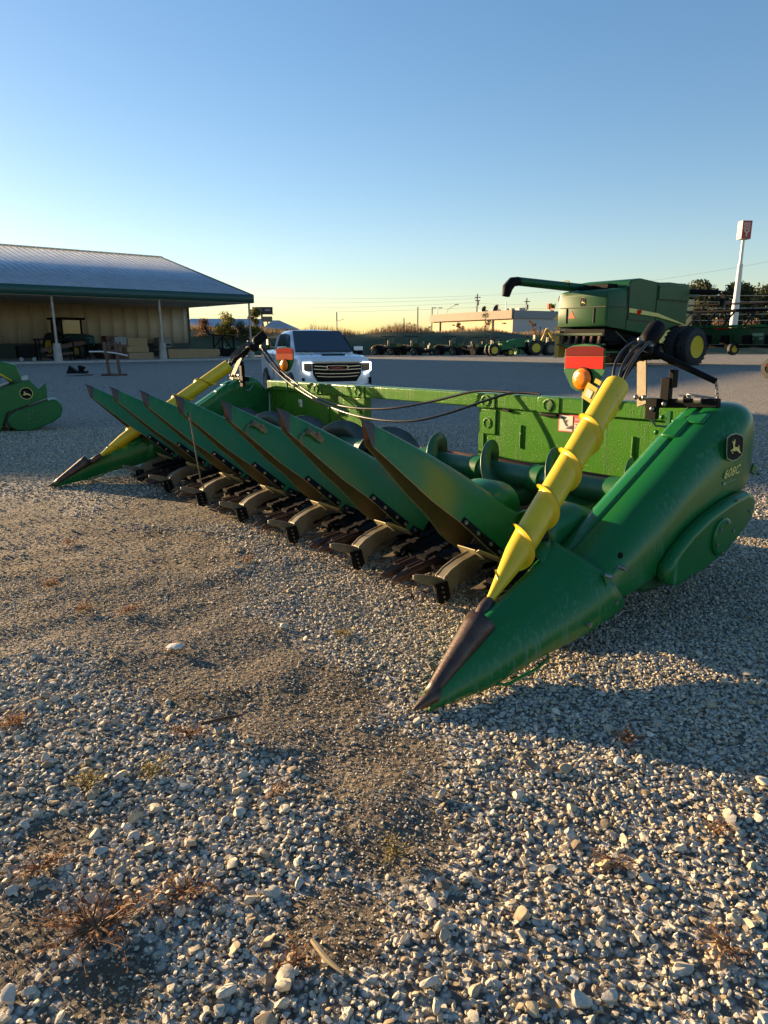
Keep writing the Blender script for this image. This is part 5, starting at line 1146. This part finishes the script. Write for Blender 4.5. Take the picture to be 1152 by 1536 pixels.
# ================================================================= combine harvester
CW = Vector((11.5, 36.0)); CA = math.atan2(.6, .8)
def cmb(x, y): c, s_ = math.cos(CA), math.sin(CA); return (CW.x+x*c-(y+1.6)*s_, CW.y+x*s_+(y+1.6)*c)
ox, oy = cmb(0, 0)
cb = thing('combine_harvester', 'big green combine harvester seen from behind with its spout folded back to the left', 'combine', (ox, oy, .13), CA); cb.scale = (1, 1, .925)
secs = []
for x, w_, z0, z1 in ((-.58,1.38,2.30,3.86),(-.52,1.52,2.18,4.0),(-.15,1.60,2.10,4.12),(.3,1.62,2.07,4.18),(.9,1.62,2.0,4.22)):
    secs.append([(x,-w_,z0),(x,-w_*1.01,(z0*.6+z1*.4)),(x,-w_*.99,z1-.25),(x,-w_*.95,z1-.05),(x,-w_*.7,z1),(x,w_*.7,z1),(x,w_*.95,z1-.05),(x,w_*.99,z1-.25),(x,w_*1.01,(z0*.6+z1*.4)),(x,w_,z0)])
MB().loft(secs, closed=True, caps=True).build('rear_hood', M['cgreen_shade'], cb, 40)
sd_poly = [(.9,1.95),(.9,4.3),(1.15,4.62),(1.9,4.74),(3.6,4.6),(4.6,4.66),(6.5,4.62),(6.5,2.35),(5.9,2.3),(5.0,2.15),(4.35,1.75),(4.0,1.35),(3.5,1.35),(2.9,1.75),(2.3,1.8)]
MB().prism(sd_poly, (0,-1.62,0), (1,0,0), (0,0,1), (0,3.24,0)).build('main_body', M['cgreen_shade'], cb, 30, bevel=.06)
m = MB(); m.box((3.45,-1.635,3.3),(.03,.03,2.6)); m.box((.92,-1.635,3.2),(.03,.03,2.3)); m.box((5.0,-1.635,3.62),(3.0,.03,.035)); m.bar((1.05,-1.635,2.55),(3.4,-1.635,2.42),.03,.05); m.bar((1.05,-1.635,2.55),(1.0,-1.635,4.3),.03,.04); m.build('panel_seam', M['lblk'], cb, 0)
m = MB(); m.box((-.60,0,3.18),(.03,2.9,.03)); m.box((-.60,-.75,2.75),(.03,.03,.8)); m.box((-.60,.95,2.75),(.03,.03,.8)); m.box((.2,-1.66,3.18),(1.3,.02,.03)); m.build('rear_seam', M['lblk'], cb, 0)
m = MB(); m.box((5.0,-1.65,4.05),(2.9,.06,.75)); m.build('tank_side_panel', M['cgreen_shade'], cb, 30, bevel=.03)
m = MB(); m.prism([(1.05,3.14),(1.05,2.90),(3.6,2.72),(6.3,2.30),(6.3,2.34),(3.6,2.92)], (0,-1.655,0), (1,0,0), (0,0,1), (0,-.03,0)); m.build('yellow_stripe', M['byel'], cb, 0)
m = MB(); m.prism([(-.22,0),(.22,0),(0,.40)], (-.56,.62,2.62), (0,1,0), (0,0,1), (-.03,0,0)); m.build('slow_vehicle_triangle', M['orange'], cb, 0)
for y in (1.35,-1.30):
    MB().box((-.50 if y > 0 else -.50,y,2.88),(.05,.34,.10)).build('tail_light', M['red'], cb, 0); MB().box((-.50,y,2.55),(.05,.30,.10)).build('tail_light', M['dred'], cb, 0)
m = MB(); m.prism([(-.16,-.2),(.16,-.2),(.19,0),(.16,.22),(0,.27),(-.16,.22),(-.19,0)], (-.50,-.05,3.45), (0,1,0), (0,0,1), (-.08,0,0)); eb = m.build('emblem', M['byel'], cb, 0)
m = MB(); m.prism([(-.14,-.18),(.14,-.18),(.17,0),(.14,.20),(0,.245),(-.14,.20),(-.17,0)], (-.585,-.05,3.45), (0,1,0), (0,0,1), (-.01,0,0)); m.build('emblem_field', M['badge'], eb, 0)
m = MB(); m.add([(-.60, -.05-x*1.9, 3.47+z*2.2) for x, z in body], [tuple(range(len(body)))]); m.build('leaping_deer', M['byel'], eb, 0, fix=False)
m = MB(); m.sph((-.1,1.62,3.72),.26,12); m.build('side_intake', M['black'], cb, 40)
m = MB(); m.box((.5,-.2,4.3),(.8,1.6,.25)); m.box((.2,.3,4.25),(.5,.9,.2)); m.build('engine_deck', M['black'], cb, 20, bevel=.03)
m = MB(); m.prism([(2.7,-1.78),(2.98,-1.78),(2.98,-1.9),(2.84,-2.0),(2.7,-1.9)], (0,0,0), (1,0,0), (0,0,1), (0,.01,0)); 
mk = MB().prism([(-.14,.10),(.14,.10),(.14,-.03),(.06,-.15),(-.06,-.15),(-.14,-.03)], (1.75,-1.75,2.95), (.6,-.8,0), (0,0,1), (.01,.01,0)).build('side_marker', M['red'], cb, 0)
m = MB(); m.box((1.2,0,1.55),(2.0,2.4,.8)); m.box((.2,0,1.7),(1.0,2.6,.7)); m.box((3.4,0,1.2),(3.0,2.2,.9)); m.build('underbody', M['black'], cb, 20, bevel=.05)
m = MB(); m.bar((-.6,-1.4,1.75),(-.6,1.5,1.75),.12,.12); m.bar((-.5,-1.5,1.2),(-.5,1.5,1.2),.1,.1); m.bar((-.4,-1.5,.8),(.9,-1.5,.8),.1,.1); m.bar((.1,-1.62,1.9),(1.2,-1.7,1.2),.05,.05); m.build('chopper_frame', M['dgreen'], cb, 20)
for i in range(6): MB().box((-.55,-1.15+.46*i,1.47),(.12,.12,.50),(.15,0,0)).build('spreader_vane', M['brown'], cb, 0)
MB().box((0,1.75,1.2),(.5,.3,1.5)).build('rear_ladder', M['ochre'], cb, 20)
for x in (0,1): pass
for y in (-1.75, 1.75): wheel(cb, (1.8,y,.80), .80, .55, M['yrim'], .56, side=(-1 if y < 0 else 1), lugs=16)
MB().cyl((1.8,-1.6,.8),(1.8,1.6,.8),.16,n=12).build('rear_axle', M['dgreen'], cb, 40)
for y in (-2.75,-1.95,1.95,2.75): wheel(cb, (5.35,y,1.06), 1.08, .58, M['yrim'], .58, side=(-1 if y < 0 else 1), lugs=22, nm='drive_wheel')
MB().cyl((5.35,-2.6,1.06),(5.35,2.6,1.06),.22,n=12).build('front_axle', M['dgreen'], cb, 40)
m = MB(); m.box((7.3,0,3.0),(1.5,2.2,1.9)); m.build('cab', M['glass'], cb, 30, bevel=.1)
m = MB(); m.box((7.3,0,4.05),(1.9,2.5,.22)); m.build('cab_roof', M['cgreen_shade'], cb, 30, bevel=.06)
m = MB(); m.tube([(6.5,-1.3,4.25),(7.6,-2.4,4.20),(7.9,-2.6,4.2)], [.16,.15,.10], 8); m.box((8.0,-2.75,3.85),(.12,.22,.85),(0,.2,0)); m.build('mirror', M['black'], cb, 30)
m = MB(); m.tube([(3.4,1.45,4.3),(1.0,1.7,4.4),(-3.3,1.95,4.55)], [.26,.25,.23], 16); sp = m.build('unloading_spout', M['cgreen_shade'], cb, 50)
m = MB(); m.tube([(-3.25,1.95,4.55),(-3.65,1.97,4.5),(-3.95,1.99,4.2),(-4.05,2.0,3.75)], [.24,.26,.27,.20], 16); m.build('spout_boot', M['black'], sp, 50)
m = MB(); m.rev([(0,.29),(.06,.29)], (.2,1.76,4.49), (1,-.05,-.04), 20); m.build('spout_band', M['dgreen'], sp, 30)
m = MB(); m.box((-.3,2.2,3.2),(.05,.4,.05)); m.box((-.3,2.4,3.35),(.12,.12,.3)); m.build('side_lamp', M['orange'], cb, 0)
# header mounted on the combine
gh = thing('grain_header', 'wide dark green grain header with reel tubes carried in front of the combine', 'header', (*cmb(8.6, 0), .13), CA)
m = MB(); m.box((.2,-2.6,1.55),(.5,8.4,.9)); m.build('back_sheet', M['dgreen'], gh, 30, bevel=.04)
m = MB(); m.box((.0,-2.6,2.08),(.35,8.6,.14)); m.build('top_beam', M['green'], gh, 30, bevel=.02)
m = MB(); m.box((-.15,-2.6,1.0),(.3,8.4,.16)); m.build('lower_beam', M['black'], gh, 30, bevel=.02)
for z, x, rr in ((2.95,1.0,.085),(3.35,1.5,.05)): MB().cyl((x,2,z),(x,-6.9,z),rr,n=10).build('reel_tube', M['black'], gh, 40)
for y in (-6.6,-5.1,-3.6,-2.1,-.6): 
    m = MB(); m.bar((1.0,y,2.95),(1.5,y,3.35),.05,.08); m.bar((1.0,y,2.95),(1.2,y,2.1),.05,.08); m.bar((1.0,y,2.95),(.3,y,2.5),.05,.08); m.build('reel_arm', M['black'], gh, 0)
for y in (-3.3,-5.6): 
    m = MB(); m.bar((-.3,y,.95),(-.3,y,1.6),.1,.1); m.build('wheel_strut', M['dgreen'], gh, 0); wheel(gh, (-.35,y-.2,.86), .34, .22, M['yrim'], .55, axis=(.35,1,0), side=-1)
for i, y in enumerate((-6.3,-5.4,-4.2,-3.0,-1.9,-1.0)):
    m = MB(); m.box((-.35,y,1.35),(.5,.35,.5)); m.build('gear_case', M['black'], gh, 20, bevel=.03); m = MB(); m.bar((-.2,y+.3,2.1),(.9,y+.3,2.9),.07,.07); m.build('strut', M['black'], gh, 0)
m = MB(); m.box((-.07,-2.6,2.0),(.06,.7,.10)); m.build('red_reflector', M['red'], gh, 0)
m = MB(); m.box((-.06,-4.6,1.62),(.02,.6,.16)); m.box((-.06,-4.3,1.42),(.02,.2,.12)); m.box((-.06,-4.8,1.42),(.02,.2,.12)); m.build('decal', M['bline'], gh, 0)
# tyre at the right edge
t = thing('transport_wheel', 'dark tyre with red brackets at the right edge of the yard', 'wheel', (14.95, 27.35, .0), R_(-62)); 
wheel(t, (0,0,.40), .40, .34, M['black'], .5, side=-1, nm='tyre'); m = MB(); m.box((0,-.20,.50),(.3,.04,.04)); m.build('bracket', M['dred'], t, 20)
MB().box((1.0,.1,.45),(1.6,.12,.12)).build('drawbar', M['black'], t, 20)
# ================================================================= row of tractors and utility vehicles in front of the berm
compact_tractor((9.9, 62.6, .14), R_(12), 'small green loader tractor with yellow wheels, leftmost of the sunlit tractors', .93)
compact_tractor((13.0, 65.3, .14), R_(188), 'larger green tractor with ochre backhoe arm in the middle of the sunlit tractors', 1.25, loader=False, back=True)
compact_tractor((15.6, 65.8, .14), R_(10), 'dark green tractor half in shade, rightmost of the sunlit tractors', 1.1, mr='tan', mg='dgreen')
def utv(loc, rz, lbl, sc=1.0, seat='tanl', front='ochre'):
    t = thing('utility_vehicle', lbl, 'utility vehicle', loc, rz, 'dark utility vehicles parked along the berm'); t.scale = (sc, sc, sc)
    m = MB(); m.loft([[(x,-.55,.35),(x,.55,.35),(x,.5,z1),(x,-.5,z1)] for x, z1 in ((-1.2,.75),(-.2,.72),(.0,.62),(.6,.85),(1.1,.78),(1.3,.55))], closed=True, caps=True); m.build('body', M['black'], t, 30, bevel=.03)
    m = MB(); m.loft([[(x,-.48,z),(x,.48,z)] for x, z in ((.35,.93),(.8,.95),(1.15,.80),(1.34,.58))]); m.build('bonnet', M[front], t, 40, solid=.04)
    for x in (-.8,.85):
        for y in (-.55,.55): wheel(t, (x,y,.32), .32, .25, M['tan'], .45, side=(-1 if y < 0 else 1))
    for y in (-.28,.28): m = MB(); m.box((-.25,y,.85),(.42,.42,.14)); m.box((-.46,y,1.1),(.12,.42,.5)); m.build('seat', M[seat], t, 20, bevel=.04)
    m = MB()
    for y in (-.5,.5): m.tube([(.55,y,.85),(.2,y,1.72),(-.6,y,1.72),(-.65,y,.7)], .03, 6)
    m.tube([(.2,-.5,1.72),(.2,.5,1.72)], .03, 6); m.tube([(-.6,-.5,1.72),(-.6,.5,1.72)], .03, 6); m.build('roll_cage', M['black'], t, 30)
    m = MB(); m.box((-.95,0,.92),(.75,1.0,.32)); m.build('cargo_box', M['dgreen'], t, 20, bevel=.02)
    m = MB(); m.box((-.62,0,1.25),(.05,.9,.7)); m.build('rear_screen', M['fascia'], t, 0); return t
for i, (x, y, rz, lbl, f, s_) in enumerate(((.2,65.4,150,'dark utility vehicle, leftmost of the left pair by the berm','ochre',1.0),(2.3,65.6,150,'dark utility vehicle, right one of the left pair by the berm','ochre',1.0),(3.8,66.2,185,'low black flat implement carrier right of the left pair of vehicles','black',.7),(5.9,66.5,150,'dark utility vehicle with ochre bonnet, standing alone in the middle','ochre',1.0),(8.1,67.5,140,'dark utility vehicle, left one in the tight trio beside the small tractor','tan',.95),(9.2,68.0,140,'dark utility vehicle, middle one in the tight trio beside the small tractor','black',.95),(10.3,68.4,140,'dark utility vehicle, right one in the tight trio beside the small tractor','brown',.95))):
    utv((x, y, .13), R_(rz), lbl, s_, front=f)
utv((-9.6, 62.5, .13), R_(20), 'small dark vehicle in the shade behind the left hydraulic cylinder', .9, front='dgreen'); utv((-7.6, 63.5, .13), R_(200), 'dark vehicle in the shade just left of the truck', .9, front='black')
t = thing('parked_car', 'silver car just visible beyond the berm at the right end of the flat building', 'car', (26.5, 92, 1.6), R_(10))
m = MB(); m.loft([[(x,-.85,.3),(x,.85,.3),(x,.8,z),(x,-.8,z)] for x, z in ((-2.2,.8),(-1.4,.95),(-.8,1.4),(.5,1.42),(1.2,.95),(2.1,.8),(2.2,.6))], closed=True, caps=True); m.build('body', M['grey'], t, 30, bevel=.05); m = MB(); m.box((-.1,0,1.2),(1.5,1.66,.28)); m.build('window_band', M['glass'], t, 0)
# green gate panel by the combine
t = thing('mesh_panel', 'dark green wire panel standing between the tractors and the combine', 'fence panel', (18.4, 66.5, .13), .1)
m = MB()
for z in (.3,1.0,1.8): m.box((0,0,z),(4.2,.06,.06))
for x in (-2.1,-.7,.7,2.1): m.box((x,0,1.0),(.06,.06,1.9))
m.build('rails', M['green'], t, 0)
# ================================================================= left header machine
lm = thing('green_header_unit', 'green header unit with drum cover and round emblem at the left edge of the yard', 'header', (-6.23, 12.61, G(-6.2, 12.6)+.0), R_(27))
K = .0121
def lp(pts): return [((u-60)*K, (640-v)*K) for u, v in pts]
MB().prism(lp([(-90,612),(0,584),(53,565.5),(64.5,579.5),(75,569.6),(75,592.5),(19,612),(9,637),(-60,638),(-90,630)]), (0,0,0), (1,0,0), (0,0,1), (0,.05,0)).build('side_plate', M['green'], lm, 30, bevel=.01)
MB().prism(lp([(20,618),(30,611),(72,597),(82,594.5),(88,596),(93,603),(94,610),(90,620.6),(80,628),(60,636),(47,640),(30.5,639),(22,633),(18.5,626)]), (0,-.06,0), (1,0,0), (0,0,1), (0,.6,0)).build('drum_cover', M['green'], lm, 30, bevel=.025)
m = MB(); m.prism(lp([(14,632),(22,612),(74,594),(76,597),(24,616),(20,636)]), (0,-.02,0), (1,0,0), (0,0,1), (0,.03,0)); m.build('dark_seam', M['soil'], lm, 0)
c = lp([(56,619)])[0]
for i in range(8): a = i*math.pi/4+.35; MB().sph((c[0]+.105*math.cos(a), -.065, c[1]+.105*math.sin(a)), .011, 8).build('bolt', M['steel'], lm, 30)
for i in range(7): u_ = 26+8*i; p = lp([(u_, 609.5-(u_-26)*.33)])[0]; MB().sph((p[0], -.03, p[1]), .009, 6).build('bolt', M['steel'], lm, 30)
c = lp([(47.5,585)])[0]
eb = MB().rev([(0,.115),(-.01,.112),(-.012,0)], (c[0],-.001,c[1]), (0,1,0), 28).build('emblem', M['badge'], lm, 40)
m = MB(); m.rev([(0,.108),(-.004,.108),(-.004,.098),(0,.098)], (c[0],-.012,c[1]), (0,1,0), 28, closed=True); m.build('emblem_ring', M['byel'], eb, 0)
m = MB(); m.add([(c[0]+x*1.05, -.018, c[1]+z*1.1) for x, z in body], [tuple(range(len(body)))]); m.build('leaping_deer', M['byel'], eb, 0, fix=False)
MB().add([(p[0], y, p[1]) for y in (.05, 1.9) for p in lp([(-90,612),(0,584),(53,565.5)])], [(0,1,4,3),(1,2,5,4)]).build('top_sheet', M['green'], lm, 0, solid=.02)
m = MB(); m.add([(p[0], y, p[1]) for y in (.3, 1.9) for p in lp([(-90,560),(14,556),(30,568)])], [(0,1,4,3),(1,2,5,4)]); m.build('yellow_shield', M['yellow'], lm, 30, solid=.03)
m = MB(); m.prism(lp([(8,545),(22,540),(38,545),(44,566),(28,572),(18,560)]), (0,.35,0), (1,0,0), (0,0,1), (0,.4,0)); m.build('hinge_arm', M['green'], lm, 30, bevel=.02)
m = MB(); m.tube([(-1.6,.5,1.22),(-.9,.5,1.20),(-.45,.5,1.16)], .06, 12); m.build('lift_tube', M['green'], lm, 40)
m = MB(); 
for q in ([(-1.0,.1,.80),(-.75,.05,.88),(-.62,.05,.80),(-.58,.1,.70)], [(-1.1,.1,.74),(-.8,.02,.82),(-.7,.04,.72)], [(-.9,.12,.70),(-.70,.05,.92),(-.5,.2,.95)]): m.tube(spline(q), .014, 6)
m.build('hydraulic_line', M['hose'], lm, 60)
m = MB(); m.box((-.95,.25,.78),(.55,.3,.26)); m.build('valve_block', M['black'], lm, 20, bevel=.02)
for y in (.9,): MB().box((-1.05,y,.35),(1.8,1.6,.5)).build('frame', M['dgreen'], lm, 30, bevel=.03)
# ================================================================= weeds, sticks and foreground bits
def weed(loc, R, n, lm_, lbl, seed, flat=.3, nm='dry_weed'):
    r = random.Random(seed); m = MB()
    for i in range(n):
        a = r.uniform(0, 6.28); L_ = R*r.uniform(.4,1.0); up = r.uniform(.1,1.0)*flat; p = Vector((0,0,.0)); pts = [p]; d = Vector((math.cos(a), math.sin(a), up)).normalized()
        for k in range(6):
            d = (d+Vector((r.gauss(0,.25), r.gauss(0,.25), r.gauss(-.05,.15)))).normalized(); p = p+d*L_/6; p.z = max(p.z, .006); pts.append(p.copy())
        m.tube(pts, [.0016+.0005*R*10]*3+[.0012]*4, 4, False)
        for k in range(2, 7):
            for j in range(3):
                q = pts[k]+Vector((r.gauss(0,.012), r.gauss(0,.012), r.gauss(.004,.008))); s_ = r.uniform(.0012,.0042); u = Vector((r.uniform(-1,1), r.uniform(-1,1), r.uniform(-1,1)))*s_*1.6; v = Vector((r.uniform(-1,1), r.uniform(-1,1), r.uniform(-1,1)))*s_
                m.add([q-u, q+v, q+u, q-v], [(0,1,2,3)])
    o = m.build(nm, lm_, None, 0, fix=False, loc=(loc[0], loc[1], float(G_np(np.array([loc[0]]), np.array([loc[1]]))[0])+.012)); tag(o, lbl, 'weed', 'dry weeds in the gravel')
for i, (x, y, R, n, lm_, fl, lbl) in enumerate(((-.70,1.40,.20,46,'weed',.35,'largest red-brown dried weed sprawled on the gravel, bottom left'),(-.93,1.60,.10,16,'weed',.5,'small red-brown weed near the left edge just above the largest one'),
    (-.52,1.52,.11,14,'weed',.3,'straggling weed reaching right from the largest weed'),(-1.39,2.34,.09,22,'weed',.9,'orange-brown tuft at the left edge, in the middle of the gravel'),(-.96,1.98,.08,16,'weedg',1.2,'upright orange-yellow tuft among cobbles on the left'),
    (-.77,2.05,.09,14,'weedg',.9,'green and brown tuft beside the dark bare strip'),(-1.62,3.55,.08,16,'weed',1.0,'rusty tuft on the packed dirt at left, nearer of two'),(-2.02,3.99,.09,16,'weed',1.0,'rusty tuft at the upper edge of the left cobble patch'),
    (-1.38,3.51,.08,14,'weed',.8,'rusty tuft on the packed dirt, just right of its twin'),(.04,1.66,.07,14,'weedg',1.3,'thin greenish weed in the middle of the foreground gravel'),(.86,2.19,.07,16,'weed',1.8,'upright orange weed at the edge of the shadow on the right'),
    (.80,1.33,.09,12,'weed',.8,'reddish weed near the bottom right'),(.62,1.60,.07,10,'weed',.6,'small brown weed right of centre in the gravel'),(-.99,3.02,.06,8,'weed',.5,'tiny brown weed beside the pale flat stone'),(-.72,2.3,.08,14,'weed',.4,'dark brown sprig below the bare dirt'),
    (-.20,1.30,.06,9,'weed',1.2,'little red sprig near the broken stick'),(.95,1.72,.06,8,'weed',1.4,'small upright sprig at the right edge'),(-.35,1.95,.05,8,'weed',.5,'tiny sprig in the dark gravel strip'),(-2.3,4.9,.08,12,'weed',.6,'faint brown weed far out on the packed dirt'),(-.9,4.4,.07,10,'weed',.7,'small brown weed on the dirt before the header'),(-.2,3.2,.07,10,'weedg',.7,'small yellowish weed before the first row frames'))):
    weed((x, y), R, n, M[lm_], lbl, 200+i, fl)
M['stick'] = mat('pale_broken_wood', (.45,.33,.17), .8, var=.3, vscale=30, stretch=(1,1,6))
m = MB(); m.tube([(-.035,.045,.018),(0,0,.014),(.04,-.035,.012)], [.006,.007,.003], 7); tag(m.build('wood_splinter', M['stick'], None, 40, loc=(-.13,1.28,.04)), 'pale broken splinter of wood in the bottom gravel', 'stick')
m = MB(); m.tube([(-.07,-.03,.01),(0,0,.014),(.07,.035,.01)], [.006,.007,.004], 7); tag(m.build('dark_stick', M['soil'], None, 40, loc=(-.60,2.32,.03)), 'short dark stick on the packed dirt', 'stick')
m = MB(); r = random.Random(9); bm = bmesh.new(); bmesh.ops.create_icosphere(bm, subdivisions=2, radius=.5)
for v in bm.verts: v.co = Vector((v.co.x*.085, v.co.y*.055, v.co.z*.022))*(1+r.uniform(-.12,.12))
M['pale'] = mat('pale_stone', (.62,.60,.54), .8, var=.1, vscale=20, bump=.3)
m.add([v.co.copy() for v in bm.verts], [tuple(v.index for v in f.verts) for f in bm.faces]); bm.free(); tag(m.build('flat_stone', M['pale'], None, 30, loc=(-.98,3.02,.012)), 'pale flat stone lying alone on the packed dirt', 'stone')
